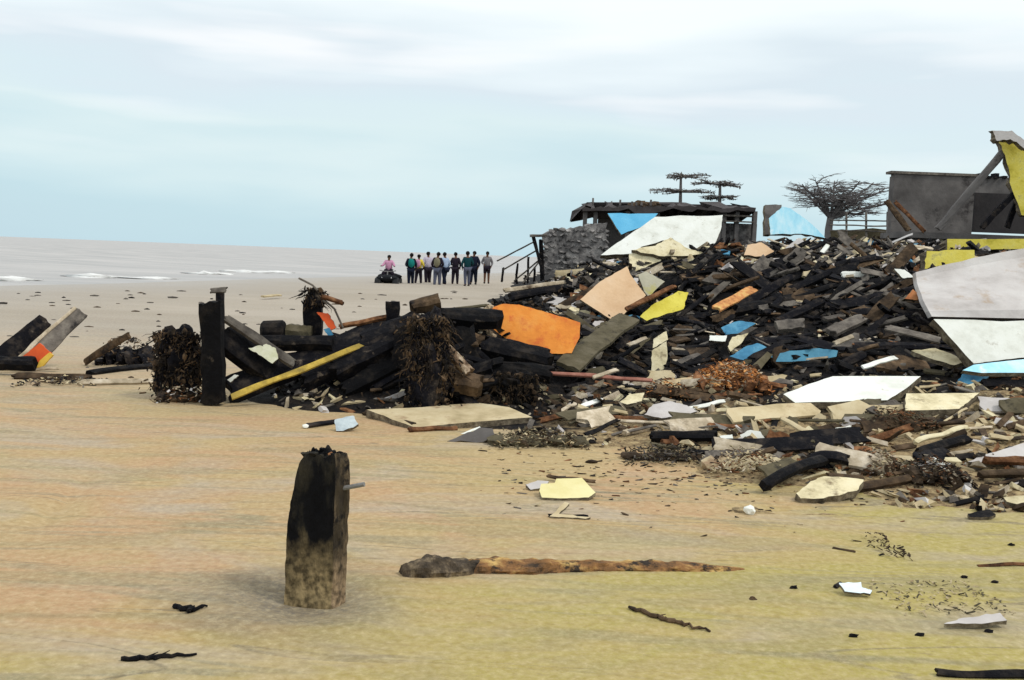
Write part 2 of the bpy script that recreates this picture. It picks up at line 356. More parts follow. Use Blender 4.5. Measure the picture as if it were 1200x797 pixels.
# ================================================================== SETTING
def axis(dense0, dense1, step, lo, hi, g=1.12):
    a = [dense0]; 
    while a[-1] < dense1: a.append(a[-1]+step)
    s = step
    while a[-1] < hi: s *= g; a.append(a[-1]+s)
    s = step; l = []
    c = dense0
    while c > lo: s *= g; c -= s; l.append(c)
    return l[::-1]+a
POSTP = S(367, 703)
for i in range(7):
    q = S(48+i*9+(i % 2)*6, 612-i*8.5); FEET.append((q.x, q.y))
def grid(name, xs, ys, fz, m, skip=None, **k):
    vs = [(x, y, fz(x, y)) for y in ys for x in xs]; nx = len(xs); fs = []
    for j in range(len(ys)-1):
        for i in range(nx-1):
            q = (j*nx+i, j*nx+i+1, (j+1)*nx+i+1, (j+1)*nx+i)
            if skip and all(skip(vs[a]) for a in q): continue
            fs.append(q)
    me = bpy.data.meshes.new(name); me.from_pydata(vs, [], fs); me.update(); me.materials.append(m)
    me.polygons.foreach_set('use_smooth', [True]*len(me.polygons))
    o = bpy.data.objects.new(name, me); COL.objects.link(o); tag(o, **k); return o
def sand_material():
    m = bpy.data.materials.new('sand'); m.use_nodes = True
    nt = m.node_tree; N = nt.nodes.new; L = nt.links.new
    b = nt.nodes['Principled BSDF']; b.inputs['Specular IOR Level'].default_value = .25
    tc = N('ShaderNodeTexCoord')
    def nz(scale, st, det=6, rough=.6, loc=(0, 0, 0), dist=0):
        mp = N('ShaderNodeMapping'); mp.inputs['Scale'].default_value = st; mp.inputs['Location'].default_value = loc; L(tc.outputs['Object'], mp.inputs[0])
        n = N('ShaderNodeTexNoise'); n.inputs['Scale'].default_value = scale; n.inputs['Detail'].default_value = det; n.inputs['Roughness'].default_value = rough
        n.inputs['Distortion'].default_value = dist
        L(mp.outputs[0], n.inputs[0]); return n.outputs[0]
    def rng(i, a, b_, c=0, d=1):
        r = N('ShaderNodeMapRange'); L(i, r.inputs[0]); r.inputs[1].default_value = a; r.inputs[2].default_value = b_; r.inputs[3].default_value = c; r.inputs[4].default_value = d; return r.outputs[0]
    def mix(f, a, b_):
        x = N('ShaderNodeMix'); x.data_type = 'RGBA'
        L(f, x.inputs[0])
        for i, q in ((6, a), (7, b_)):
            if isinstance(q, tuple): x.inputs[i].default_value = (*q, 1)
            else: L(q, x.inputs[i])
        return x.outputs[2]
    def mul(a, b_):
        x = N('ShaderNodeMath'); x.operation = 'MULTIPLY'; L(a, x.inputs[0])
        if isinstance(b_, float): x.inputs[1].default_value = b_
        else: L(b_, x.inputs[1])
        return x.outputs[0]
    sp = N('ShaderNodeSeparateXYZ'); L(tc.outputs['Object'], sp.inputs[0])
    tan, pink, olive, grey = (.42, .305, .145), (.44, .265, .14), (.36, .305, .075), (.38, .325, .265)
    c = mix(rng(nz(.6, (.7, 1.1, 1), dist=1.6), .42, .6), tan, pink)
    # green algae film: strongest on the near and right hand sand
    alg = N('ShaderNodeMath'); alg.operation = 'MULTIPLY_ADD'; L(sp.outputs[0], alg.inputs[0]); alg.inputs[1].default_value = .1; L(nz(.8, (.45, 1.0, 1), loc=(5, 2, 0), dist=1), alg.inputs[2])
    a2 = N('ShaderNodeMath'); a2.operation = 'MULTIPLY_ADD'; L(sp.outputs[1], a2.inputs[0]); a2.inputs[1].default_value = -.075; L(alg.outputs[0], a2.inputs[2])
    c = mix(rng(a2.outputs[0], .02, .28), c, olive)
    c = mix(rng(nz(.7, (.6, 1.2, 1), loc=(1, 9, 0), dist=1.2), .5, .66, 0, .8), c, grey)
    c = mix(rng(nz(1.1, (.6, 1.3, 1), loc=(3, 1, 2), dist=1.5), .56, .76, 0, .45), c, (.22, .2, .12))
    def lines(sc_, st, loc, wd, cen=.5, dist=.6):
        q = N('ShaderNodeMath'); q.operation = 'SUBTRACT'; L(nz(sc_, st, 3, .45, loc, dist), q.inputs[0]); q.inputs[1].default_value = cen
        a = N('ShaderNodeMath'); a.operation = 'ABSOLUTE'; L(q.outputs[0], a.inputs[0]); return rng(a.outputs[0], wd*.3, wd, 1, 0)
    brk = rng(nz(.9, (1, 1, 1), 5, .7, (3, 8, 1)), .4, .62)
    c = mix(mul(mul(lines(.9, (.22, 1.6, 1), (4, 4, 4), .02), brk), .7), c, (.2, .19, .13))
    c = mix(mul(mul(lines(1.1, (.3, 1.9, 1), (9, 1, 2), .012, .56), brk), .8), c, (.13, .115, .08))
    c = mix(mul(lines(.8, (.25, 1.5, 1), (2, 7, 5), .035, .45), .4), c, (.2, .19, .1))
    # thin dark wrack lines drawn by the tide
    wv = N('ShaderNodeTexWave'); wv.bands_direction = 'Y'; wv.inputs['Scale'].default_value = .33; wv.inputs['Distortion'].default_value = 14; wv.inputs['Detail'].default_value = 4; wv.inputs['Detail Scale'].default_value = .22
    L(tc.outputs['Object'], wv.inputs[0])
    c = mix(mul(rng(wv.outputs['Fac'], .975, 1, 0, .6), rng(nz(.7, (1, 1, 1), loc=(8, 8, 8)), .45, .6)), c, (.2, .17, .1))
    # far sand is plain grey beige
    c = mix(rng(sp.outputs[1], 9, 19, 0, .95), c, mix(rng(nz(.25, (.5, 1.5, 1), loc=(2, 2, 2)), .4, .65), (.29, .27, .255), (.375, .35, .33)))
    sh = N('ShaderNodeMath'); sh.operation = 'MULTIPLY_ADD'; L(sp.outputs[1], sh.inputs[0]); sh.inputs[1].default_value = -.257; L(sp.outputs[0], sh.inputs[2])
    sh2 = N('ShaderNodeMath'); sh2.operation = 'MULTIPLY_ADD'; L(nz(.12, (1, 1, 1)), sh2.inputs[0]); sh2.inputs[1].default_value = 9; L(sh.outputs[0], sh2.inputs[2])
    wet = rng(sh2.outputs[0], -20, -11, 1, 0)
    c = mix(wet, c, (.28, .268, .268))
    # scour of wet grey sand round the post
    dx = N('ShaderNodeVectorMath'); dx.operation = 'DISTANCE'; L(tc.outputs['Object'], dx.inputs[0]); dx.inputs[1].default_value = POSTP-Vector((.12, .05, 0))
    dn = N('ShaderNodeMath'); dn.operation = 'MULTIPLY_ADD'; L(nz(3, (.5, 1.6, 1)), dn.inputs[0]); dn.inputs[1].default_value = .7; L(dx.outputs['Value'], dn.inputs[2])
    c = mix(rng(dn.outputs[0], .45, 1.05, 1, 0), c, (.14, .125, .105))
    fine = nz(38, (1, 1, 1), 6, .75)
    c = mix(rng(fine, .3, .7, .0, .6), c, mix(rng(nz(21, (1, 1, 1), 5, .7, (4, 4, 4)), .35, .65), (.28, .2, .09), (.66, .55, .34)))
    c = mix(rng(nz(13, (.6, 1.4, 1), 6, .75, (7, 3, 4)), .6, .68, 0, .5), c, (.24, .18, .09))
    L(c, b.inputs['Base Color'])
    ro = rng(wet, 0, 1, .9, .45); L(ro, b.inputs['Roughness'])
    bp = N('ShaderNodeBump'); bp.inputs['Strength'].default_value = .4; bp.inputs['Distance'].default_value = .015; L(nz(26, (1, 1.6, 1), 7, .7), bp.inputs['Height'])
    bp2 = N('ShaderNodeBump'); bp2.inputs['Strength'].default_value = .4; bp2.inputs['Distance'].default_value = .05; L(nz(2.6, (.8, 1.5, 1), 6, .6), bp2.inputs['Height']); L(bp.outputs[0], bp2.inputs['Normal'])
    L(bp2.outputs[0], b.inputs['Normal']); return m
grid('ground', axis(-6, 6, .075, -300, 900), axis(2.2, 13, .06, -8, 900), Gz, sand_material(), kind='structure')
# sea
def sea_material():
    m = bpy.data.materials.new('sea water'); m.use_nodes = True
    nt = m.node_tree; N = nt.nodes.new; L = nt.links.new; b = nt.nodes['Principled BSDF']
    b.inputs['Roughness'].default_value = .5; b.inputs['Specular IOR Level'].default_value = .3
    tc = N('ShaderNodeTexCoord'); mp = N('ShaderNodeMapping'); mp.inputs['Scale'].default_value = (.05, .25, 1); mp.inputs['Rotation'].default_value = (0, 0, R(-14)); L(tc.outputs['Object'], mp.inputs[0])
    n = N('ShaderNodeTexNoise'); n.inputs['Scale'].default_value = 1; n.inputs['Detail'].default_value = 8; L(mp.outputs[0], n.inputs[0])
    cr = N('ShaderNodeValToRGB'); L(n.outputs[0], cr.inputs[0]); e = cr.color_ramp.elements
    e[0].position = .38; e[0].color = (.345, .34, .33, 1); e[1].position = .66; e[1].color = (.46, .44, .42, 1); L(cr.outputs[0], b.inputs['Base Color'])
    n2 = N('ShaderNodeTexNoise'); n2.inputs['Scale'].default_value = 1.2; n2.inputs['Detail'].default_value = 6; mp3 = N('ShaderNodeMapping'); mp3.inputs['Scale'].default_value = (.6, 2, 1); L(tc.outputs['Object'], mp3.inputs[0]); L(mp3.outputs[0], n2.inputs[0])
    bp = N('ShaderNodeBump'); bp.inputs['Strength'].default_value = .4; bp.inputs['Distance'].default_value = .3; L(n2.outputs[0], bp.inputs['Height']); L(bp.outputs[0], b.inputs['Normal'])
    return m
def seaz(x, y):
    d = math.hypot(x, y)
    if d > 300: return -.06
    s = shore(x, y); a = min(1, max(0, -s/25))
    return -.06+a*.07*math.sin(s*.55+2*noise.noise(Vector((x*.03, y*.03, 0))))
grid('sea', axis(-120, 40, 1.1, -9000, 3000, 1.2), axis(20, 160, 1.3, -200, 9000, 1.2), seaz, sea_material(), kind='structure')
# surf: broken crests of foam running along the shore
foam = mat('sea foam', [(.62, .62, .6), (.82, .83, .82)], 3, .8, .6, 5, vary=0)
fb = MB()
for (u0, u1, v, h) in ((-30, 12, 327, .2), (98, 122, 324, .12), (170, 186, 326, .06), (232, 258, 320.5, .14), (270, 298, 318.5, .18), (312, 326, 319, .08)):
    a, b_ = P(u0, v, 1), P(u1, v, 1)
    def g(u, v):
        d = ray(u, v); t = (-.05-EYE)/d.z; return C0+d*t
    n = 16
    pts = [g(u0+(u1-u0)*i/n, v+(u1-u0)*.0386*i/n*.6) for i in range(n+1)]
    for i, q in enumerate(pts):
        e = math.sin(math.pi*min(1, max(0, i/n)))
        fb.lump(q+Vector((random.uniform(-.4, .4), random.uniform(-.6, .6), 0)), (random.uniform(.5, 1.1), random.uniform(.4, .9), (.03+h*e*random.uniform(.3, 1))), 1, .5)
tag(fb.build('surf_foam', foam, smooth=True), 'white foam of small breakers rolling along the muddy shore', 'foam', kind='stuff')

# the heap itself
def heap_material():
    m = mat('heap earth', [(.002, .002, .003), (.006, .005, .005), (.04, .03, .022)], 6, .95, 1, 14, vary=0, spot=(.08, .05, .03), spotth=(.62, .72), spotscale=9)
    nt = m.node_tree; N = nt.nodes.new; L = nt.links.new; b = nt.nodes['Principled BSDF']
    src = b.inputs['Base Color'].links[0].from_socket
    tc = N('ShaderNodeTexCoord'); sp = N('ShaderNodeSeparateXYZ'); L(tc.outputs['Object'], sp.inputs[0])
    n = N('ShaderNodeTexNoise'); n.inputs['Scale'].default_value = 2.5; n.inputs['Detail'].default_value = 8; n.inputs['Roughness'].default_value = .7; L(tc.outputs['Object'], n.inputs[0])
    q0_ = N('ShaderNodeMapRange'); L(sp.outputs[0], q0_.inputs[0]); q0_.inputs[1].default_value = -.2; q0_.inputs[2].default_value = .9; q0_.inputs[3].default_value = 1.6; q0_.inputs[4].default_value = 0
    q1_ = N('ShaderNodeMath'); L(q0_.outputs[0], q1_.inputs[0]); L(sp.outputs[1], q1_.inputs[1])
    q = N('ShaderNodeMath'); q.operation = 'MULTIPLY_ADD'; L(n.outputs[0], q.inputs[0]); q.inputs[1].default_value = 6.5; L(q1_.outputs[0], q.inputs[2])
    r = N('ShaderNodeMapRange'); L(q.outputs[0], r.inputs[0]); r.inputs[1].default_value = 12.6; r.inputs[2].default_value = 13.8
    n2 = N('ShaderNodeTexNoise'); n2.inputs['Scale'].default_value = 14; n2.inputs['Detail'].default_value = 9; n2.inputs['Roughness'].default_value = .8; L(tc.outputs['Object'], n2.inputs[0])
    cr = N('ShaderNodeValToRGB'); L(n2.outputs[0], cr.inputs[0]); e = cr.color_ramp.elements
    e[0].position = .36; e[0].color = (.03, .022, .014, 1); e[1].position = .62; e[1].color = (.44, .34, .18, 1); k = e.new(.48); k.color = (.24, .17, .09, 1)
    x = N('ShaderNodeMix'); x.data_type = 'RGBA'; L(r.outputs[0], x.inputs[0]); L(cr.outputs[0], x.inputs[6]); L(src, x.inputs[7]); L(x.outputs[2], b.inputs['Base Color'])
    return m
grid('rubble_terrain', axis(-3, 7, .07, -6, 40, 1.1), axis(6.6, 18, .07, 6.5, 121, 1.08), H, heap_material(), skip=lambda q: q[2] <= -.19, kind='structure')

# ================================================================== THINGS FAR OFF
# --- people: one skinned body each, clothes and hair as children
def skin_obj(name, pts, edges, root, m, parent, lvl=1):
    me = bpy.data.meshes.new(name); me.from_pydata([p for p, r in pts], edges, []); me.update(); me.materials.append(m)
    o = bpy.data.objects.new(name, me); COL.objects.link(o); o.parent = parent
    md = o.modifiers.new('skin', 'SKIN'); md.use_smooth_shade = True
    if not me.skin_vertices: me.skin_vertices.new(name='')
    for sv, (p, r) in zip(me.skin_vertices[0].data, pts):
        sv.radius = r if isinstance(r, tuple) else (r, r); sv.use_root = False
    me.skin_vertices[0].data[root].use_root = True
    sb = o.modifiers.new('sub', 'SUBSURF'); sb.levels = lvl; sb.render_levels = lvl
    return o
def cloth(name, c): return mat(name, [tuple(v*.7 for v in c), c], 8, .9, .3, 20, vary=0)
skinm = cloth('skin', (.16, .08, .05)); hairm = cloth('hair', (.01, .008, .008)); shoem = cloth('shoe', (.02, .02, .022))
def person(u, v, Y, h, rz, jacket, trousers, label, pose='stand', stride=.1, hat=None, bag=None, shorts=False):
    loc = P(u, v, Y)
    k = h/1.72; t = empty('person', loc); t.rotation_euler.z = rz
    tag(t, label, 'person', 'people on the far beach')
    Z = Vector
    sit = pose == 'ride'; bulk = random.uniform(.92, 1.12)
    hip = .93 if not sit else .93
    J = dict(pel=(0, 0, .95), sp=(0, random.uniform(-.03, .01), 1.12), ch=(0, 0, 1.32), nk=(0, 0, 1.46), hb=(0, -.01, 1.54), hd=(random.uniform(-.03, .03), -.03, 1.63))
    aw = random.uniform(.0, .12); bend = random.uniform(.02, .16)
    for s_, n in ((-1, 'l'), (1, 'r')):
        J['sh'+n] = (s_*.17, 0, 1.40)
        if sit: J['el'+n] = (s_*.3, -.12, 1.2); J['wr'+n] = (s_*.36, -.38, 1.16); J['hn'+n] = (s_*.36, -.46, 1.16)
        else: J['el'+n] = (s_*(.24+aw), .03, 1.13); bd = random.choice((.04, .1, .3)); J['wr'+n] = (s_*(.25+aw*.3-bd*.35), -bd, .9+bd*.5); J['hn'+n] = (s_*(.25+aw*.2-bd*.4), -bd-.04, .82+bd*.6)
        J['hp'+n] = (s_*.09, 0, .9)
        if sit: J['kn'+n] = (s_*.27, -.4, .78); J['an'+n] = (s_*.3, -.3, .36); J['to'+n] = (s_*.31, -.5, .32)
        else: J['kn'+n] = (s_*.1, s_*stride*.6-.02, .5); J['an'+n] = (s_*.105, s_*stride*1.2+.02, .08); J['to'+n] = (s_*.12, s_*stride*1.2-.13, .035)
    J = {a: Vector(b_)*k for a, b_ in J.items()}
    RD = dict(pel=(.13, .09), sp=(.12, .085), ch=(.19, .12), nk=.055, hb=.065, hd=(.08, .1), hp=.11, kn=.075, an=.05, to=.04, sh=.08, el=.055, wr=.032, hn=.038)
    rad = lambda q: RD[q] if q in RD else RD[q[:-1]]
    sc = lambda r, f=1: tuple(x*k*f for x in r) if isinstance(r, tuple) else r*k*f
    names = list(J); pts = [(J[q], sc(rad(q))) for q in names]; ix = {q: i for i, q in enumerate(names)}
    E = [('pel', 'sp'), ('sp', 'ch'), ('ch', 'nk'), ('nk', 'hb'), ('hb', 'hd')]
    for n in 'lr': E += [('ch', 'sh'+n), ('sh'+n, 'el'+n), ('el'+n, 'wr'+n), ('wr'+n, 'hn'+n), ('pel', 'hp'+n), ('hp'+n, 'kn'+n), ('kn'+n, 'an'+n), ('an'+n, 'to'+n)]
    edges = [(ix[a], ix[b_]) for a, b_ in E]
    for n, s_ in (('l', -1), ('r', 1)):            # five fingers of unequal length, thumb off the side
        hn, wr = J['hn'+n], J['wr'+n]; d = (hn-wr).normalized(); sd = Vector((0, 1, 0)) if not sit else Vector((1, 0, 0))
        for fi, (off, ln) in enumerate(((-.03, .07), (-.01, .085), (.01, .08), (.03, .062))):
            a = len(pts); pts.append((hn+(d*.02+sd*off)*k, .009*k)); pts.append((hn+(d*ln+sd*off*1.3)*k, .008*k)); edges += [(ix['hn'+n], a), (a, a+1)]
        a = len(pts); pts.append((hn+(-d*.02-sd*.045)*k, .01*k)); pts.append((hn+(d*.02-sd*.06)*k, .009*k)); edges += [(ix['hn'+n], a), (a, a+1)]
    a = len(pts); pts.append((J['hd']+Vector((0, -.115, -.01))*k, .012*k)); edges.append((ix['hd'], a))   # nose
    skin_obj('body', pts, edges, ix['pel'], skinm, t)
    def part(nm, keys, ed, f, m, root):
        pp = [(J[q]-Vector((0, 0, .1*k if (q == 'pel' and nm == 'jacket') else 0)), sc(rad(q), f*bulk*(1.3 if q in ('pel', 'sp') else 1))) for q in keys]; ii = {q: i for i, q in enumerate(keys)}
        return skin_obj(nm, pp, [(ii[a_], ii[b_]) for a_, b_ in ed], ii[root], m, t)
    part('jacket', ['pel', 'sp', 'ch', 'shl', 'shr', 'ell', 'elr', 'wrl', 'wrr'], [('pel', 'sp'), ('sp', 'ch'), ('ch', 'shl'), ('ch', 'shr'), ('shl', 'ell'), ('shr', 'elr'), ('ell', 'wrl'), ('elr', 'wrr')], 1.34, jacket, 'pel')
    leg = ['pel', 'hpl', 'hpr', 'knl', 'knr'] + ([] if shorts else ['anl', 'anr'])
    ed = [('pel', 'hpl'), ('pel', 'hpr'), ('hpl', 'knl'), ('hpr', 'knr')] + ([] if shorts else [('knl', 'anl'), ('knr', 'anr')])
    part('trousers', leg, ed, 1.3, trousers, 'pel')
    for n in 'lr':
        mb = MB(); c = (J['an'+n]+J['to'+n])/2; mb.lump(t.location+c+Vector((0, 0, -.01)), (.055*k, .15*k, .05*k), 2, .05); mb.build('shoe', shoem, t, smooth=True)
    mb = MB(); mb.lump(t.location+J['hd']+Vector((0, .02, .035))*k, (.105*k, .12*k, .11*k), 2, .1); mb.build('hair' if not hat else 'hat', hat or hairm, t, smooth=True)
    if bag: mb = MB(); mb.lump(t.location+J['ch']+Vector((0, .17, -.08))*k, (.17*k, .1*k, .25*k), 2, .1); mb.build('backpack', bag, t, smooth=True)
    return t
teal = cloth('teal cloth', (.01, .22, .2)); navy = cloth('navy cloth', (.008, .012, .03)); yel = cloth('yellow cloth', (.75, .6, .08)); pinkc = cloth('pink cloth', (.6, .3, .45))
lilac = cloth('lilac cloth', (.55, .5, .6)); dark = cloth('dark cloth', (.02, .014, .025)); lblue = cloth('light blue cloth', (.4, .52, .7)); dteal = cloth('dark teal cloth', (.005, .05, .06)); greyc = cloth('grey cloth', (.22, .21, .22)); khaki = cloth('khaki cloth', (.22, .2, .13)); denim = cloth('denim cloth', (.1, .11, .16))
person(481, 336, 53, 1.72, 3.3, navy, navy, 'person in a dark navy jacket with a teal backpack, leftmost walker of the group', stride=.12, bag=teal)
person(490, 334.5, 54, 1.62, 2.9, yel, dark, 'person in a yellow top and dark trousers, second walker from the left', stride=.16, bag=pinkc)
person(501, 335, 56, 1.85, 3.5, lilac, dark, 'person in a pale lilac top behind the group, third from the left', stride=.05)
person(512, 336.5, 52.5, 1.78, 3.0, dark, denim, 'person in a dark jacket with a khaki bag and grey jeans', stride=.1, bag=khaki)
person(520.5, 335, 54, 1.75, 3.9, lblue, navy, 'person in a light blue shirt and black trousers', stride=.17)
person(533, 334.5, 55, 1.76, 2.9, dark, dark, 'slim person in dark purple clothes standing apart mid group', stride=.09)
person(547, 336, 52.5, 1.8, 3.4, dteal, denim, 'broad person in a dark teal coat and grey trousers', stride=.06)
person(554.5, 333.5, 55, 1.78, -.2, navy, navy, 'person in a black jacket close behind the dark teal coat', stride=.1)
person(570, 332.5, 55, 1.72, .0, greyc, dark, 'person in a grey top and black shorts, rightmost and standing alone', stride=.04, shorts=True)
rd = person(455, 337, 52.6, 1.66, 0, pinkc, dark, 'person in a dusty pink shirt riding the black quad bike', pose='ride')
# quad bike under the rider
q0 = P(455, 340.5, 52.5); qb = empty('quad_bike', q0); tag(qb, 'black quad bike with fat tyres ridden towards the camera', 'quad bike')
qm = cloth('black plastic', (.01, .012, .015))
mb = MB(); mb.lump(q0+Vector((0, 0, .62)), (.36, .8, .26), 3, .15); mb.lump(q0+Vector((0, -.55, .66)), (.6, .36, .17), 3, .1); mb.lump(q0+Vector((0, .5, .74)), (.6, .36, .17), 3, .1); mb.build('bodywork', qm, qb, smooth=True)
mb = MB(); mb.lump(q0+Vector((0, .15, .84)), (.17, .45, .09), 2, .05); mb.build('seat', 'rubber', qb, smooth=True)
mb = MB(); mb.tube([q0+Vector((-.42, -.4, 1.05)), q0+Vector((-.15, -.48, 1.0)), q0+Vector((.15, -.48, 1.0)), q0+Vector((.42, -.4, 1.05))], .025); mb.tube([q0+Vector((0, -.48, 1.0)), q0+Vector((0, -.6, .6))], .03); mb.build('handlebar', 'metal', qb)
for sx in (-1, 1):
    for sy in (-1, 1):
        c = q0+Vector((sx*.46, sy*.6, .34)); mb = MB()
        ring = [(c.x-.16, .25), (c.x-.15, .32), (c.x-.08, .345), (c.x+.08, .345), (c.x+.15, .32), (c.x+.16, .25)]
        vs = []; nn = 20
        for x, r_ in ring:
            for j in range(nn): g_ = 2*math.pi*j/nn; vs.append((x, c.y+r_*math.cos(g_), c.z+r_*math.sin(g_)*(.99)))
        fs = [(i*nn+j, i*nn+(j+1) % nn, (i+1)*nn+(j+1) % nn, (i+1)*nn+j) for i in range(5) for j in range(nn)]+[tuple(range(nn)), tuple(range(5*nn, 6*nn))]
        mb.add(vs, fs); wh = mb.build('wheel', 'rubber', qb)
        mb = MB(); mb.tube([(c.x-.17, c.y, c.z), (c.x+.17, c.y, c.z)], .15, 12); mb.build('rim', 'metal', wh)
for sx in (-1, 1):
    mb = MB(); mb.lump(q0+Vector((sx*.22, -.83, .68)), (.07, .04, .05), 2, 0); mb.build('headlight', mat('lamp glass', [(.5, .5, .5), (.6, .6, .6)], vary=0, rough=.3, bump=0), qb)

# --- ruined flat roofed building behind the heap
YB = 46
def bx(u0, v0, u1, v1, Y0, dep):
    """box whose front face spans the given picture rectangle at distance Y0, dep deep"""
    a, b_, c, d = P(u0, v0, Y0), P(u1, v0, Y0), P(u1, v1, Y0), P(u0, v1, Y0)
    x0, x1 = (a.x+d.x)/2, (b_.x+c.x)/2; z1, z0 = (a.z+b_.z)/2, (c.z+d.z)/2
    return Vector(((x0+x1)/2, Y0+dep/2, (z0+z1)/2)), (abs(x1-x0), dep, abs(z1-z0))
def boxpart(name, args, m, parent, jit=0):
    mb = MB(); c, s = bx(*args); mb.box(c, s, jit=jit); return mb.build(name, m, parent)
rb = empty('ruined_building', Vector((P(785, 300, YB).x, YB, 1.2))); tag(rb, 'ruined grey building with a flat roof slab on posts behind the white board', 'building')
mb = MB(); mb.panel([P(682, 244, YB), P(730, 242, YB), P(771, 241, YB), P(820, 242, YB), P(886, 243.5, YB), P(885, 248, YB), P(800, 247, YB), P(683, 247.5, YB)], 3.5, (0, -1, 0), .03, 9); mb.build('roof_slab', mat('roof slab', [(.04, .035, .035), (.09, .08, .08)], 2, .9, .4, vary=0), rb)
for u in (685, 697, 735, 770, 848, 863, 884): boxpart('pillar', (u-2.2, 247.6, u+2.2, 306, YB+.3, .35), 'darkcon', rb)
boxpart('wall', (700, 252, 768, 306, YB+3.5, .2), 'darkcon', rb); boxpart('wall', (846, 262, 886, 306, YB+.8, .2), 'stone', rb)
boxpart('wall', (684, 262, 697, 306, YB+.8, .2), 'stone', rb)
boxpart('window_frame', (849, 252, 884, 254, YB+.1, .2), 'greywood', rb); boxpart('window_frame', (849, 259, 884, 260.5, YB+.1, .2), 'greywood', rb)
for u, v in ((695, 232), (727, 234), (741, 236), (746, 237), (752, 237), (763, 234)): boxpart('roof_stub', (u-1, v, u+1, 241, YB+.4, .15), 'darkcon', rb)
mb = MB()
for i in range(14): mb.box(P(738+i*2.6, 240.2, YB+.9+random.random()*.2), (.2, .4, .12), rotm(random.random(), random.random()*.4, 0), jit=.2)
mb.build('roof_rubble', 'brown', rb)
# --- broken stone wall at the head of the beach
mb = MB()
random.seed(3)
base = P(672, 322, 40)
for r_ in range(9):
    for c_ in range(12):
        u = 639+c_*6.3+random.uniform(-2, 2); v = 320-r_*6.2+random.uniform(-1.5, 1.5)
        topv = 270-(u-637)*.13+4*noise.noise(Vector((u*.2, 0, 0)))
        if v < topv: continue
        mb.lump(P(u, v, 40.12+random.uniform(-.08, .08)), (.17, .2, .08), 1, .4, 2, rot=rotm(random.gauss(0, .1), random.gauss(0, .2), random.gauss(0, .3)))
mb.panel([P(637, 322, 40), P(712, 324, 40), P(712, 261, 40), P(690, 263, 40), P(668, 268, 40), P(637, 274, 40)], .5, (0, -1, 0), .04)
tag(mb.build('stone_wall', 'stone'), 'broken grey rubble stone wall at the head of the beach, left of the white board', 'wall')
# pole frame and slanting poles at its left
timber('leaning_pole', 'black upright pole at the left end of the stone wall', 'pole', (635.5, 330, 39.5), (634, 280, 39.5), 5, 'black', 1, up=(0, -1, 0))
timber('leaning_pole', 'thick black pole leaning against the left end of the stone wall', 'pole', (637, 324, 39), (625, 277, 39.4), 4, 'black', 1, up=(0, -1, 0))
timber('roof_batten', 'short horizontal batten on top of the leaning black pole', 'timber', (620, 276.5, 39.3), (642, 276, 39.3), 3, 'greywood', 1, up=(0, -1, 0))
for a, b_, lab in (((582, 306, 39.8), (627, 283, 39.3), 'upper thin rail slanting down towards the walkers'), ((590, 316, 39.8), (628, 294, 39.3), 'middle thin rail slanting down beside the black pole'), ((602, 330, 39.8), (634, 303, 39.3), 'lowest thin rail slanting down to the sand by the black pole'), ((612, 333, 39.3), (632, 306, 39.3), 'short thin prop standing under the lowest slanting rail')):
    timber('thin_rail', lab, 'rail', a, b_, 1.8, 'greywood', 1, up=(0, -1, 0), group='thin rails left of the stone wall')
for u, v0, v1 in ((588, 331, 313), (604, 332, 308), (606, 334, 320), (618, 333, 300), (626, 331, 312), (614, 334, 322)):
    timber('stake', 'thin dark stake standing in the sand left of the stone wall', 'stake', (u, v0, 41), (u+random.uniform(-3, 3), v1, 41), 2.6, 'black', 1, up=(0, -1, 0), group='dark stakes left of the stone wall')

# --- bare trees
def branch(mb, p, d, ln, r, dep, flat, spread=.55, twig=True):
    pts = [p]; q = p.copy(); dd = d.copy(); n = 4
    for i in range(n):
        dd = (dd+Vector((random.gauss(0, .13), random.gauss(0, .13), random.gauss(0, .06)+flat*(-dd.z*.35)))).normalized(); q = q+dd*ln/n; pts.append(q.copy())
    mb.tube(pts, [r*(1-.45*i/n) for i in range(n+1)], 5 if r > .02 else 3, cap=False)
    if dep == 0: return
    for k in range(random.choice((2, 3, 3))):
        nd = (dd+Vector((random.gauss(0, spread), random.gauss(0, spread), random.gauss(.05, spread*.5)))).normalized()
        branch(mb, pts[random.choice((2, 3, 4, 4))], nd, ln*random.uniform(.6, .85), r*.6, dep-1, flat, spread)
def leafclump(mb, c, sx, sz, n, mi=0):
    for i in range(n):
        q = Vector(c)+Vector((random.gauss(0, sx*.5), random.gauss(0, sx*.5), random.gauss(0, sz*.5)))
        a = rotm(random.uniform(0, 3), random.uniform(0, 3), random.uniform(0, 3)); s_ = random.uniform(.05, .12)
        mb.add([q+a @ Vector(w_) for w_ in ((-s_, 0, 0), (0, -s_*.5, 0), (s_, 0, 0), (0, s_*.5, .02))], [(0, 1, 2, 3)], mi)
leafm = mat('dry grey leaf', [(.09, .085, .07), (.16, .14, .12)], 5, .9, 0, vary=0)
random.seed(11)
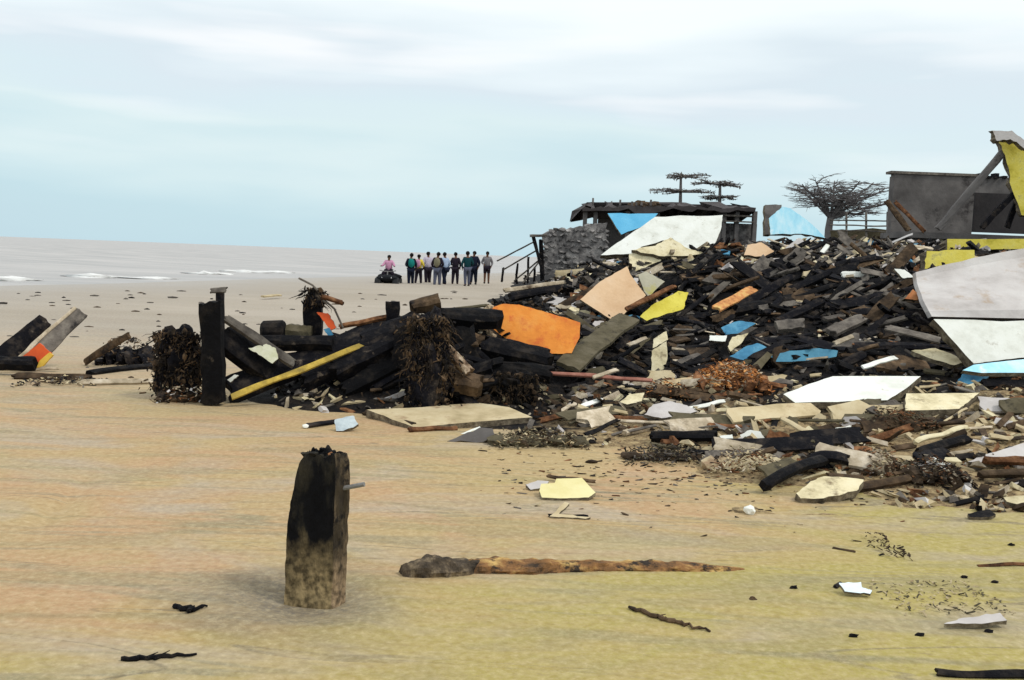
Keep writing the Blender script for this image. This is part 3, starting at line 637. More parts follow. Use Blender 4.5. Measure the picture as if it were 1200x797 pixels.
def tiered(u, vb, vt, Y, tiers, label):
    b_ = P(u, 300, Y); t0 = P(u+1, vt, Y); t = empty('bare_tree', Vector((b_.x, Y, 1.0))); tag(t, label, 'tree')
    mb = MB(); mb.tube([Vector((b_.x, Y, 1)), P(u, vb, Y), t0], [.15, .11, .06], 7); mb.build('trunk', 'tree', t)
    mb = MB(); lm = MB()
    for (v, ul, ur) in tiers:
        c = P(u+.5, v+2, Y); Lw = (u-ul)*Y/F; Rw = (ur-u)*Y/F
        for i in range(13):
            a = 2*math.pi*(i+random.random()*.5)/13; wd = (Rw if math.cos(a) > 0 else Lw)*random.uniform(.75, 1.05)
            sc_ = max(Lw, Rw)*.6; end = c+Vector((math.cos(a)*wd, math.sin(a)*sc_, random.uniform(-.16, .1)))
            m_ = c.lerp(end, .5)+Vector((0, random.uniform(-.1, .1), random.uniform(-.06, .08)))
            mb.tube([c-Vector((0, 0, .05)), m_, end], [.045, .03, .012], 4, cap=False)
            for j in range(9):
                s0 = c.lerp(end, random.uniform(.3, 1)); mb.tube([s0, s0+Vector((random.uniform(-.35, .35), random.uniform(-.3, .3), random.uniform(0, .12)))], [.02, .01], 3, cap=False)
                leafclump(lm, s0, .3, .03, 1)
    mb.build('crown', 'tree', t); lm.build('leaves', leafm, t)
tiered(797, 245, 203, 56, [(204, 782, 836), (222, 750, 842)], 'bare tree with flat tiers, its tallest tier topmost above the white board')
tiered(843, 245, 212, 54, [(213, 804, 874), (229, 818, 868)], 'bare flat topped tree, right of and lower than its tiered neighbour')
random.seed(21)
b0 = P(972, 268, 40); t = empty('bare_tree', Vector((b0.x, 40, 1.7))); tag(t, 'wide spreading bare tree with a fan of fine branches left of the dark concrete block', 'tree')
mb = MB(); mb.tube([Vector((b0.x, 40, 1.7)), P(971, 268, 40), P(973, 255, 40)], [.2, .15, .13], 7); mb.build('trunk', 'tree', t)
mb = MB()
for (u, v, r_) in ((940, 216, .09), (956, 213, .08), (978, 212, .09), (1008, 212, .08), (1024, 214, .07), (934, 218, .06), (1036, 222, .09), (1043, 238, .07), (1012, 226, .07), (952, 226, .06), (990, 222, .07), (1020, 250, .06)):
    e = P(u, v, 40+random.uniform(-1.3, 1.3)); s0 = P(973, 257, 40); m_ = s0.lerp(e, .5)+Vector((random.uniform(-.1, .1), 0, .1)); n_ = s0.lerp(e, .8)
    mb.tube([s0, m_, n_, e], [r_*.8, r_*.55, r_*.4, r_*.25], 5, cap=False)
    for k in range(24):
        f_ = random.uniform(.3, 1); s1 = s0.lerp(m_, f_*2) if f_ < .5 else m_.lerp(e, f_*2-1)
        d = Vector((random.gauss(0, .8), random.gauss(0, .8), random.gauss(.12, .28))).normalized()
        branch(mb, s1, d, random.uniform(.25, .6), .022, 2, .8, .6)
mb.build('crown', 'tree', t)
# low fence of thin rails under that tree
t = empty('old_fence', P(1005, 283, 38)); tag(t, 'old grey rail fence on the ridge beneath the fan shaped tree', 'fence')
for v in (258, 264, 270): 
    mb = MB(); mb.plank(P(972, v, 38), P(1046, v+1, 38), .05, .05, Vector((0, -1, 0))); mb.build('rail', 'greywood', t)
for u in (992, 1015, 1040):
    mb = MB(); mb.plank(P(u, 285, 38.05), P(u, 248, 38.05), .07, .07, Vector((0, -1, 0))); mb.build('fence_post', 'greywood', t)
mb = MB(); mb.panel([P(974, 284, 38.3), P(974, 270, 38.3), P(1048, 268, 38.3), P(1048, 284, 38.3)], .1, (0, -1, 0), .02); mb.build('board_panel', 'olive', t)

# --- dark concrete block at the right and what leans on it
YC = 30
cb = empty('concrete_block', Vector((P(1100, 285, YC).x, YC, 2))); tag(cb, 'big dark grey concrete wall block with an open corner at the upper right', 'building')
boxpart('front_wall', (1046, 205, 1141, 274, YC, .3), 'darkcon', cb)
boxpart('wall_coping', (1044.5, 202, 1146, 205, YC-.05, .45), 'greywood', cb)
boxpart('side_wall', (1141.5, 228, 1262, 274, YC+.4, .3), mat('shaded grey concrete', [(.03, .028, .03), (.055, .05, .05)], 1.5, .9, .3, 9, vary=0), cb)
boxpart('back_wall', (1141, 208, 1190, 232, YC+2.5, .3), 'darkcon', cb)
boxpart('left_wall', (1046, 206, 1049, 280, YC+.31, .4), 'darkcon', cb)
boxpart('ledge', (1060, 275, 1260, 282, YC-1.5, 1.9), 'darkcon', cb)
boxpart('foundation', (1066, 282.5, 1262, 292, YC-1.2, 1.5), 'darkcon', cb)
for i, u in enumerate((1148, 1157, 1166, 1176)): boxpart('broken_stub', (u, 203+i % 2*3, u+5, 209, YC+2.4, .3), 'black', cb)
timber('fallen_beam', 'long dark beam rising to the broken yellow wall top', 'beam', (1098, 270, 27.8), (1177, 176, 27.8), 8, 'darkcon', .8, up=(0, -1, 0))
timber('fallen_beam', 'dark beam leaning up to the right edge in front of the side wall', 'beam', (1149, 268, 27.6), (1204, 210, 27.6), 6.5, 'black', .8, up=(0, -1, 0))
timber('fallen_beam', 'short dark beam sloping down at the left corner of the concrete block', 'beam', (1038, 234, 29), (1066, 272, 28.6), 6, 'brown', .8, up=(0, -1, 0))
timber('fallen_beam', 'rusty prop sloping beside the short dark beam', 'beam', (1048, 236, 29.2), (1084, 272, 28.4), 4, 'rust', .8, up=(0, -1, 0))
timber('fallen_beam', 'black upright prop near the right edge under the yellow wall', 'beam', (1180, 268, 28), (1196, 222, 28), 6, 'black', .8, up=(0, -1, 0))
sheet('wall_fragment', 'jagged yellow wall fragment standing up at the right edge against the sky', 'wall fragment', [(1165, 154), (1184, 156), (1203, 172), (1260, 180), (1260, 262), (1197, 252), (1186, 222), (1178, 182)], 'yellow', n=(-.15, -1, .1), Y=27.2, th=.25, jag=.03)
sheet('wall_fragment', 'small grey plaster crest on top of the jagged yellow wall', 'wall fragment', [(1163, 153), (1186, 153), (1204, 166), (1204, 175), (1184, 163), (1168, 165)], 'concrete', n=(-.15, -1, .1), Y=27.1, th=.3, jag=.05)
sheet('yellow_lintel', 'long straight yellow lintel below the concrete ledge', 'lintel', [(1110, 280), (1262, 280), (1262, 292), (1110, 293)], 'yellow', n=(0, -1, .15), Y=24, th=.35, jag=.004)
sheet('wall_fragment', 'dull yellow wall piece wedged above the grey curved slab', 'wall fragment', [(1086, 294), (1142, 293), (1142, 306), (1082, 320)], 'yellow', n=(0, -1, .3), Y=20, th=.25, jag=.02)
# the two big pieces at right
def curved(name, label, cat, px_rows, Ys, th, m):
    """a bent slab from rows of outline points; each row has its own distance"""
    nx = len(px_rows[0]); vs = []; 
    for r_, Yr in zip(px_rows, Ys):
        for i, (u, v) in enumerate(r_): vs.append(P(u, v, Yr[i] if isinstance(Yr, (list, tuple)) else Yr))
    ny = len(px_rows); top_ = vs; bot = [q+Vector((.02, th, -.03)) for q in vs]
    k = len(vs); fs = []
    for j in range(ny-1):
        for i in range(nx-1):
            q = (j*nx+i, j*nx+i+1, (j+1)*nx+i+1, (j+1)*nx+i); fs.append(q); fs.append(tuple(a+k for a in q[::-1]))
    rim = list(range(nx))+[j*nx+nx-1 for j in range(1, ny)]+[(ny-1)*nx+i for i in range(nx-2, -1, -1)]+[j*nx for j in range(ny-2, 0, -1)]
    for a, b_ in zip(rim, rim[1:]+rim[:1]): fs.append((a, a+k, b_+k, b_))
    mb = MB(); mb.add(top_+bot, fs); return tag(mb.build(name, m, smooth=False), label, cat)
rows = []
for tt in range(9):
    f_ = tt/8; row = []
    for i in range(17):
        g_ = i/16; u_t = 1073+g_*215; v_t = 319-28*math.sin(min(1, g_*1.05)*math.pi/2)-8*g_+1.2*noise.noise(Vector((g_*14, 0, 0)))
        u_b = 1092+g_*196; v_b = 371+4*g_
        row.append((u_t+(u_b-u_t)*(f_**1.6)+1.2*noise.noise(Vector((f_*9, 2, 0)))*(i == 0), v_t+(v_b-v_t)*f_))
    rows.append(row)
curved('concrete_slab', 'large grey beige curved concrete slab leaning at the right edge', 'slab', rows, [13.6-1.3*ss(i/8) for i in range(9)], .16, 'concrete')
sheet('white_slab', 'large dirty white wall slab below the curved grey slab at the right edge', 'slab', [(1094, 374), (1290, 377), (1290, 421), (1200, 419), (1165, 423), (1141, 426)], 'white', n=(0, -.8, .55), anchor=(1141, 426), th=.12, jag=.006, Y=10.9)
sheet('tiled_strip', 'light blue tiled strip along the foot of the large white slab', 'tile strip', [(1141, 427.5), (1165, 424.5), (1200, 421), (1290, 423), (1290, 437), (1150, 437), (1128, 434)], 'cyan', n=(0, -.6, .8), Y=10.6, anchor=(1150, 437), th=.05, jag=.004)
sheet('blue_board', 'crumpled bright blue sheet just below the light blue tiled strip', 'sheet', [(1120, 449), (1128, 438), (1160, 439), (1153, 448), (1140, 451)], 'blue', n=(0, -.5, .8), jag=.06)
timber('rusty_beam', 'rust brown beam at the right edge below the tiled strip', 'beam', (1155, 444), (1240, 443), 8, 'rust', .6)
timber('dark_beam', 'thick dark timber at the right edge in front of the rust brown beam', 'beam', (1148, 455), (1250, 456), 13, 'black', .8)
# ================================================================== BOARDS ON THE HEAP (outline corners as seen)
random.seed(5)
sheet('white_board', 'largest white board sloping on top of the heap beneath the flat tiered trees', 'board', [(704, 299), (736, 276), (768, 254), (847, 252), (845, 268), (838, 285), (823, 293), (801, 293), (788, 279), (752, 289), (742, 297)], 'white', n=(0, -.75, .6), Y=22.5, anchor=(742, 298), th=.12, jag=.008)
sheet('white_board', 'smaller cream white board overlapping the lower edge of the largest white board', 'board', [(740, 293), (768, 288), (786, 278), (806, 291), (826, 297), (800, 300), (772, 300)], 'cream', n=(0, -.75, .6), Y=20.5, anchor=(772, 300), th=.08, jag=.02)
sheet('blue_board', 'bright blue board behind the top left of the largest white board', 'board', [(712, 250), (771, 250), (762, 262), (728, 275), (722, 266)], mat('sky blue board', [(.1, .42, .68), (.16, .52, .78)], 3, .7, .2, vary=0, spot=(.5, .7, .8)), n=(0, -.8, .5), Y=26, anchor=(735, 272), th=.06, jag=.01)
sheet('pale_blue_wall', 'pale blue painted wall fragment with a pointed top on the ridge', 'wall fragment', [(903, 275), (901, 256), (917, 242), (926, 244), (946, 258), (957, 268), (967, 279), (940, 274)], 'cyan', n=(0, -1, .35), Y=21, anchor=(903, 275), th=.1, jag=.012)
sheet('dark_slab', 'dark slab standing behind the pale blue wall fragment', 'slab', [(897, 240), (916, 240), (912, 275), (897, 275)], 'darkcon', n=(0, -1, .2), Y=21.6, th=.15, jag=.03)
sheet('cream_board', 'small cream board below the left part of the largest white board', 'board', [(737, 298), (768, 289), (778, 300), (774, 306), (742, 319), (738, 316)], 'cream', n=(0, -.8, .5), anchor=(742, 319), th=.05, jag=.01, Y=18.2)
sheet('peach_board', 'large peach coloured board standing on its corner left of centre of the heap', 'board', [(680, 351), (702, 331), (735, 312), (739, 322), (757, 346), (738, 361), (723, 378), (716, 374)], 'peach', n=(-.1, -.85, .5), anchor=(721, 379), Y=14.3, th=.05, jag=.008)
sheet('grey_board', 'grey cream diamond shaped board tucked behind the right of the peach board', 'board', [(748, 322), (757, 318), (779, 330), (760, 348), (755, 342)], mat('grey cream board', [(.42, .4, .3), (.55, .52, .4)], 3, .8, .2, vary=0, spot=(.5, .45, .12)), n=(0, -.85, .5), Y=14.9, anchor=(760, 348), th=.05, jag=.01)
sheet('yellow_board', 'bright yellow jagged board right of the peach board', 'board', [(750, 371), (768, 355), (795, 341), (807, 343), (801, 362), (780, 368), (758, 376)], mat('bright yellow board', [(.6, .5, .05), (.75, .66, .12)], 4, .8, .3, vary=0, spot=(.25, .2, .06), spotscale=5), n=(0, -.75, .6), Y=13.8, anchor=(758, 376), th=.05, jag=.04)
ob = sheet('orange_board', 'large rounded orange board at the left foot of the heap', 'board', [(572, 366), (577, 360), (590, 356), (608, 357), (640, 366), (668, 374), (680, 378), (679, 396), (670, 414), (640, 415), (612, 413), (583, 400), (576, 384)], 'orange', n=(0, -.85, .45), Y=11.7, anchor=(640, 415), th=.06, jag=.008)
mb = MB()
for i in range(34):
    f_ = i/33; u = 573-13*math.sin(f_*math.pi)+f_*8+random.uniform(-3, 3); v = 360+f_*40+random.uniform(-2, 2)
    mb.lump(P(u, v, 11.62), (.045, .04, .035), 1, .5)
tag(mb.build('foam_edge', mat('torn pale padding', [(.25, .15, .08), (.6, .5, .35)], 16, .9, .5, vary=0, spot=(.03, .02, .02))), 'torn pale padding curling along the left rim of the orange board', 'padding')
timber('leaning_board', 'wide olive brown board leaning diagonally between orange and peach boards', 'board', (664, 431, 11.3), (737, 372, 13.1), 27, 'olive', .2, up=(-.2, -.8, .5), jag=.12)
timber('rust_batten', 'thin rust brown batten crossing between the peach and yellow boards', 'batten', (733, 363, 13.7), (792, 335, 14.2), 6, 'rust', .5)
timber('orange_plank', 'orange and yellow streaked plank on the dark slope right of the yellow board', 'plank', (838, 363, 13.6), (884, 338, 14.4), 12, mat('streaked orange plank', [(.3, .12, .05), (.6, .28, .1), (.66, .5, .18)], 9, .9, .4, vary=0), .25)
timber('pink_rail', 'long thin rust pink rail lying across the foot of the heap', 'rail', (618, 437, 10.9), (766, 447, 10.7), 5, mat('rust pink rail', [(.2, .07, .05), (.38, .18, .13)], 9, .8, .3, vary=0), .6)
timber('pale_batten', 'short pale batten resting on the rust pink rail', 'batten', (694, 443, 10.7), (724, 433, 10.9), 5, 'pale', .5)
sheet('cream_fragment', 'upper of two upright cream fragments below the yellow board', 'fragment', [(766, 397), (781, 388), (783, 398), (765, 408)], 'cream', n=(0, -1, .4), Y=11.95, th=.04, jag=.03)
sheet('cream_fragment', 'lower and taller of two upright cream fragments below the yellow board', 'fragment', [(764, 411), (781, 400), (782, 421), (777, 434), (763, 437)], 'cream', n=(0, -1, .4), Y=11.8, th=.04, jag=.03)
timber('pale_stick', 'pale stick lying left of the upright cream fragments', 'stick', (735, 405, 12), (758, 396, 12.2), 5, 'pale', .4)
sheet('blue_board', 'upper small blue scrap on the dark slope', 'scrap', [(845, 384), (866, 376), (886, 379), (868, 390), (850, 392)], 'blue', lift=.1, jag=.04)
sheet('cream_fragment', 'cream fragment leaning between the upper and middle blue scraps', 'fragment', [(853, 406), (858, 395), (877, 390), (869, 402), (856, 412)], 'cream', lift=.12, jag=.04)
sheet('white_fragment', 'small white fragment left of the cream piece between the blue scraps', 'fragment', [(832, 393), (852, 393), (850, 400), (831, 399)], 'white', lift=.1, jag=.04)
sheet('blue_board', 'middle blue scrap with a white lower edge on the dark slope', 'scrap', [(852, 421), (872, 407), (887, 402), (906, 410), (882, 418), (866, 424)], 'blue', lift=.1, jag=.04)
sheet('blue_board', 'long low blue board right of the middle blue scrap', 'board', [(902, 417), (925, 411), (960, 408), (982, 411), (980, 418), (940, 423), (910, 424)], mat('teal blue board', [(.05, .18, .28), (.1, .3, .42)], 4, .7, .3, vary=0, spot=(.02, .03, .05)), lift=.1, jag=.03)
sheet('white_slab', 'clean white slab lying flat in the front middle right of the heap', 'slab', [(918, 462), (948, 450), (976, 441), (1079, 441), (1062, 455), (1040, 469), (932, 472)], 'white', n=(0, -.3, 1), Y=9.9, anchor=(985, 472), th=.07, jag=.006)
sheet('cream_slab', 'pale cream slab lying right of the clean white slab', 'slab', [(1062, 461), (1148, 460), (1136, 470), (1124, 479), (1061, 481)], 'cream', n=(0, -.35, 1), Y=9.4, anchor=(1090, 481), th=.1, jag=.01)
timber('dark_beam', 'olive timber edge under the front of the clean white slab', 'beam', (930, 481), (1056, 475), 10, 'olive', .8, lift=.06)
sheet('grey_slab', 'pale grey slab sloping down at the right edge low in the debris', 'slab', [(1134, 541), (1160, 531), (1200, 519), (1260, 512), (1260, 540), (1200, 543)], 'concrete', n=(0, -.3, 1), Y=7.9, anchor=(1160, 543), th=.05, jag=.01)
timber('dark_beam', 'dark timber under the pale grey slab at the right edge', 'beam', (1146, 566), (1260, 566), 9, 'brown', .8, lift=.05)
timber('brown_beam', 'brown timber between pale grey slab and dark timber at right edge', 'beam', (1150, 552), (1255, 551), 9, 'rust', .8, lift=.08)
sheet('cream_slab', 'pale yellow broken slab lying at the front edge of the debris on the sand', 'slab', [(933, 578), (950, 564), (966, 558), (1012, 562), (1004, 575), (965, 584), (938, 584)], 'cream', n=(0, -.35, 1), anchor=(965, 586), th=.06, jag=.02, lift=.07)
timber('driftwood', 'dark curved driftwood arching over the pale yellow broken slab', 'driftwood', (893, 580), (972, 547), 12, 'black', .8, lift=.06, warp=.06, jag=.8)
timber('driftwood', 'dark root curling over the right of the pale yellow broken slab', 'driftwood', (948, 549), (996, 553), 12, 'black', .8, lift=.08, warp=.12, jag=.9)
timber('driftwood', 'brown grey timber running right from the pale yellow broken slab', 'driftwood', (1000, 578), (1066, 566), 10, 'brown', .7, lift=.03)
sheet('bent_sheet', 'bowed pale metal sheet lying at the foot of the heap below the rusty leaves', 'sheet', [(755, 486), (765, 474), (785, 470), (805, 475), (817, 482), (800, 487), (775, 490)], 'concrete', n=(0, -.3, 1), lift=.12, jag=.02, th=.02)
timber('white_plank', 'long thin white plank right of the bowed metal sheet', 'plank', (800, 488), (850, 478), 5, 'white', .4, lift=.06)
timber('white_plank', 'thin cream plank lying flat under the long thin white plank', 'plank', (838, 487), (884, 487), 5, 'cream', .4, lift=.05)
timber('pale_plank', 'long pale edged plank low in the debris left of the black trough', 'plank', (720, 499), (800, 503), 4, 'pale', .6, lift=.05)
timber('black_trough', 'long black grooved timber lying level in the front debris', 'beam', (760, 520), (842, 519), 12, 'black', .7, lift=.06)
sheet('white_fragment', 'small white angular fragment at the right end of the black grooved timber', 'fragment', [(843, 511), (858, 509), (861, 519), (852, 520)], 'white', lift=.06, jag=.03)
sheet('cream_fragment', 'flat cream board left of the rusty leaf pile', 'fragment', [(726, 471), (738, 462), (755, 460), (752, 470), (735, 474)], 'cream', n=(0, -.4, 1), lift=.1, jag=.03)
timber('white_plank', 'left white plank of the pair lying by the small blue scrap', 'plank', (657, 487), (674, 477), 5, 'pale', .4, lift=.04)
timber('white_plank', 'right white plank of the pair lying by the small blue scrap', 'plank', (680, 482), (706, 472), 6, 'white', .4, lift=.04)
sheet('blue_scrap', 'tiny bright blue scrap on the sand edge below the white planks', 'scrap', [(702, 483), (711, 482), (712, 488), (702, 488)], mat('bright blue plastic', [(.1, .4, .75), (.2, .55, .85)], 3, .4, .1, vary=0), n=(0, -.5, 1), lift=.03, th=.02, jag=.02)
timber('pale_board', 'pale yellow board end lying at the right end of the sandy slab', 'board', (585, 473), (637, 459), 12, 'slab', .5, lift=.06, jag=.3)
timber('yellow_plank', 'yellow edged plank sloping through the weedy debris right of centre', 'plank', (1070, 530), (1134, 511), 6, 'cream', .8, lift=.08)
timber('black_plank', 'black plank directly under the yellow edged sloping plank', 'plank', (1074, 537), (1135, 519), 10, 'black', .8, lift=.04)
timber('pale_beam', 'pale curved pipe on the ridge below the pale blue wall fragment', 'pipe', (944, 311, 17.6), (970, 288, 18.4), 5, 'white', .9, warp=-.06)
sheet('beige_fragment', 'beige angular fragment on the ridge left of the pale blue wall', 'fragment', [(872, 299), (876, 287), (892, 284), (907, 294), (905, 302)], 'peach', n=(0, -.9, .4), Y=18.3, th=.1, jag=.03)
timber('white_beam', 'long white beam on the right part of the ridge', 'beam', (985, 322, 15.2), (1026, 322, 15.2), 7, 'white', .6, up=(0, -1, .3))
sheet('white_fragment', 'small white broken fragment near the tip of the curved slab', 'fragment', [(1048, 315), (1060, 316), (1072, 325), (1058, 326)], 'white', n=(0, -.8, .5), Y=14.2, jag=.03)
sheet('orange_fragment', 'small orange triangular fragment left of the curved grey slab', 'fragment', [(1060, 350), (1070, 339), (1079, 347), (1075, 352)], mat('orange brick', [(.45, .15, .06), (.62, .28, .12)], 8, .9, .4, vary=0), n=(0, -1, .3), Y=13.2, th=.1, jag=.03)
timber('grey_plank', 'long grey plank with a pale edge sloping down towards the white slab', 'plank', (1036, 383, 11.9), (1104, 400, 11.5), 11, 'greywood', .25, up=(0, -.6, .8))
sheet('cream_slab', 'cream edged oval slab below the long grey plank', 'slab', [(1068, 411), (1096, 408), (1118, 416), (1130, 424), (1118, 428), (1090, 420)], 'cream', n=(0, -.5, 1), Y=11.2, anchor=(1100, 424), th=.05, jag=.02)
timber('grey_plank', 'thick grey timber lying on the slope left of the long grey plank', 'plank', (972, 391, 12.4), (1012, 372, 12.9), 13, 'greywood', .5)
timber('pale_plank', 'pale plank above the left end of the clean white slab', 'plank', (1010, 431, 10.9), (1050, 419, 11.2), 6, 'white', .4)
timber('pale_plank', 'short pale plank above the clean white slab centre', 'plank', (977, 403, 11.8), (1000, 394, 12), 6, 'pale', .4)
timber('grey_plank', 'faded grey round ended timber in the middle of the dark slope', 'plank', (905, 384, 12.8), (945, 380, 12.8), 16, 'greywood', .5)
timber('beam', 'long beige beam below the stone wall at the back left of the heap', 'beam', (648, 321, 30), (716, 318, 30), 8, 'slab', .5, up=(0, -1, .2))
timber('beam', 'white edged beam running down to the beach behind the orange board', 'beam', (590, 341, 21), (698, 326, 22), 5, 'pale', .6, up=(0, -.8, .5))
timber('beam', 'black beam directly below the white edged back beam', 'beam', (596, 348, 20), (700, 334, 21), 9, 'black', .8, up=(0, -.8, .5))
# rusty leaf piles
def pile(name, label, cat, u0, u1, v, hpx, n, ms, seed=1, lift=0):
    random.seed(seed); mb = MB()
    for i in range(n):
        f_ = random.random(); u = u0+(u1-u0)*f_; e = math.sin(math.pi*min(1, max(0, f_)))**.6
        p = S(u, v+random.uniform(-2, 3), lift); hh = hpx*p.y/F*e*random.random()**.8
        q = p+Vector((0, random.uniform(0, .5), hh)); s_ = random.uniform(.8, 2.3)*p.y/F
        a = rotm(random.uniform(-.6, .6), random.uniform(-.6, .6), random.uniform(0, 3)); ln = random.uniform(1, 4)
        mb.box(q, (s_*ln, s_, s_*.35), a, random.randrange(len(ms)), jit=.3)
    for i in range(5):
        f_ = (i+.5)/5; p = S(u0+(u1-u0)*f_, v, lift); rr = hpx*p.y/F
        mb.lump(p+Vector((0, .25, rr*.15)), ((u1-u0)*p.y/F/8, min(.3, rr*1.2), rr*.4), 2, .35, 2, mi=len(ms)-1) if hpx > 12 else None
    return tag(mb.build(name, ms), label, cat, kind='stuff')
pile('leaf_pile', 'rust orange heap of dead leaves and twigs above the bowed metal sheet', 'leaf pile', 812, 908, 462, 36, 1700, ['leaf', 'leaf', 'pale', 'leaf', 'rust'], 2)
pile('leaf_pile', 'lower rust red litter pile left of the larger orange leaf heap', 'leaf pile', 748, 822, 470, 20, 600, ['leaf', 'brown', 'rust', 'brown'], 3)
pile('leaf_pile', 'brown green weed clump below the cream slab', 'weed clump', 1005, 1110, 507, 24, 900, ['brown', 'rust', 'olive', 'brown'], 4)
pile('leaf_pile', 'sandy brown weed heap right of the curved driftwood', 'weed heap', 1010, 1070, 560, 26, 600, ['pale', 'brown', 'rust', 'slab', 'brown'], 5)
pile('leaf_pile', 'dark brown weed and twig clump near the pale grey slab', 'weed clump', 1075, 1145, 572, 28, 800, ['brown', 'black', 'rust', 'pale', 'brown'], 6)
pile('leaf_pile', 'orange brown litter pile trailing towards the curved driftwood', 'litter pile', 830, 930, 556, 20, 700, ['slab', 'rust', 'brown', 'pale', 'slab'], 7)
pile('leaf_pile', 'sandy brown litter drift in front of the sandy slab', 'litter drift', 572, 690, 527, 17, 700, ['brown', 'olive', 'slab', 'brown', 'olive'], 8)
pile('leaf_pile', 'grey black weed drift left of the litter pile', 'weed drift', 735, 860, 545, 14, 700, ['black', 'greywood', 'olive', 'brown'], 9)

# ================================================================== SCATTERED TIMBER AND FRAGMENTS (each one a thing)
random.seed(77)
def scatter(n, poly, lens, wd, mats_, name, label, cat, group, slope=(-.5, .5), lift=.05, tf=(.25, .8), shape='plank'):
    us = [q[0] for q in poly]; vs = [q[1] for q in poly]
    inside = lambda u, v: inpoly(u, v, poly)
    k = 0; tries = 0
    while k < n and tries < n*30:
        tries += 1
        u, v = random.uniform(min(us), max(us)), random.uniform(min(vs), max(vs))
        if not inside(u, v): continue
        p = S(u, v)
        if p.y > 30 or H(p.x, p.y) < -.12: continue
        m = random.choice(mats_); ln = random.uniform(*lens); w_ = random.uniform(*wd)
        mb = MB()
        if shape == 'plank':
            a = random.uniform(*slope); yaw = random.uniform(-.9, .9)
            d = Vector((math.cos(a)*math.cos(yaw), math.sin(yaw)*math.cos(a), math.sin(a)))
            sg = -1 if random.random() < .5 else 1
            # lie along the slope of the heap
            e = .12; gx = (top(p.x+e, p.y)-top(p.x-e, p.y))/(2*e); gy = (top(p.x, p.y+e)-top(p.x, p.y-e))/(2*e)
            d.z += d.x*gx*.7+d.y*gy*.7; d.normalize()
            c = p+Vector((0, 0, lift+abs(d.z)*ln*.18))
            if not (ln < .3 and random.random() < .12) and covers(c-d*ln/2, c+d*ln/2): continue
            mb.plank(c-d*ln/2, c+d*ln/2, w_, w_*random.uniform(*tf), Vector((random.uniform(-.4, .4), -.6, .8)), random.uniform(.2, 1), 5, random.uniform(-.02, .02), strips=3, taper=random.choice((0, 0, .3)))
        elif shape == 'shard':
            if covers(p-Vector((ln*.6, 0, 0)), p+Vector((ln*.6, 0, 0))) or covers(p-Vector((0, 0, w_)), p+Vector((0, 0, w_*1.5))): continue
            nr = Vector((random.uniform(-.5, .5), random.uniform(-1, -.1), random.uniform(.3, 1))).normalized()
            t1 = nr.cross(Vector((0, 0, 1))).normalized(); t2 = nr.cross(t1); kk = random.choice((4, 4, 5, 5, 6)); a0 = random.uniform(0, 6)
            pts = []
            for i in range(kk):
                a = a0+2*math.pi*(i+random.uniform(-.25, .25))/kk; pts.append(p+Vector((0, 0, lift+w_*.2))+t1*math.cos(a)*ln/2+t2*math.sin(a)*w_)
            mb.panel(pts, random.uniform(.02, .05)*(2 if ln > .35 else 1), nr, .05, 3)
        else:
            if covers(p-Vector((ln/2, 0, 0)), p+Vector((ln/2, 0, 0))): continue
            mb.lump(p+Vector((0, 0, w_*.3)), (ln/2, ln/2*random.uniform(.6, 1), w_*.6), 2, .5, 1.6)
        tag(mb.build(name, m), label, cat, group); k += 1
ridge = [(640, 350), (710, 300), (860, 290), (900, 276), (1040, 272), (1085, 290), (1075, 322), (860, 318), (780, 330), (740, 400), (690, 400)]
slope_poly = [(775, 325), (850, 290), (1010, 292), (1075, 325), (1130, 425), (1085, 436), (970, 438), (860, 430), (790, 430), (770, 380)]
scatter(190, slope_poly, (.2, .8), (.025, .11), ['black']*5+['brown', 'greywood'], 'broken_timber', 'dark broken timber jammed in the black slope of the heap', 'timber', 'dark broken timbers in the black slope')
scatter(32, slope_poly, (.35, 1.0), (.12, .24), ['greywood', 'brown', 'black', 'black', 'black', 'brown', 'black'], 'broken_board', 'wide broken board lying among the black timbers of the slope', 'board', 'wide boards on the slope', tf=(.08, .2))
scatter(26, ridge, (.3, .8), (.08, .2), ['greywood', 'brown', 'greywood', 'olive', 'pale', 'concrete'], 'broken_board', 'wide broken board lying along the grey ridge of the heap', 'board', 'wide boards along the ridge', tf=(.08, .25))
scatter(34, slope_poly, (.3, .75), (.08, .2), ['greywood', 'brown', 'black', 'black', 'black', 'brown', 'brown', 'slab'], 'slab_fragment', 'chunky flat slab fragment lying among the black timbers of the slope', 'fragment', 'slab fragments on the slope', shape='shard')
scatter(60, slope_poly, (.1, .4), (.02, .07), ['black'], 'black_chunk', 'black rotten chunk wedged in the dark slope of the heap', 'chunk', 'black chunks in the dark slope', shape='lump')
scatter(12, [(850, 300), (1080, 320), (1080, 430), (790, 420)], (.7, 1.3), (.09, .18), ['black', 'black', 'brown'], 'heavy_timber', 'long heavy dark timber lying among smaller broken ones on the slope', 'timber', 'heavy timbers on the slope')
scatter(130, slope_poly, (.08, .35), (.012, .045), ['pale', 'greywood', 'concrete', 'rust', 'greywood', 'brown'], 'splinter', 'short light coloured splinter of wood on the black slope of the heap', 'splinter', 'light splinters on the black slope')
scatter(170, ridge, (.15, .6), (.025, .09), ['black', 'black', 'black', 'greywood', 'brown', 'greywood', 'pale'], 'ridge_timber', 'grey broken wood fragment piled along the ridge of the heap', 'fragment', 'broken wood along the ridge')
scatter(90, ridge, (.08, .35), (.03, .11), ['greywood', 'pale', 'cream', 'rust', 'concrete', 'greywood', 'blue'], 'plaster_shard', 'small angular plaster shard near the ridge of the heap', 'shard', 'plaster shards along the ridge', shape='shard')
apron = [(630, 448), (760, 440), (920, 440), (1150, 440), (1200, 450), (1200, 565), (1010, 572), (900, 560), (800, 535), (720, 510), (640, 492)]
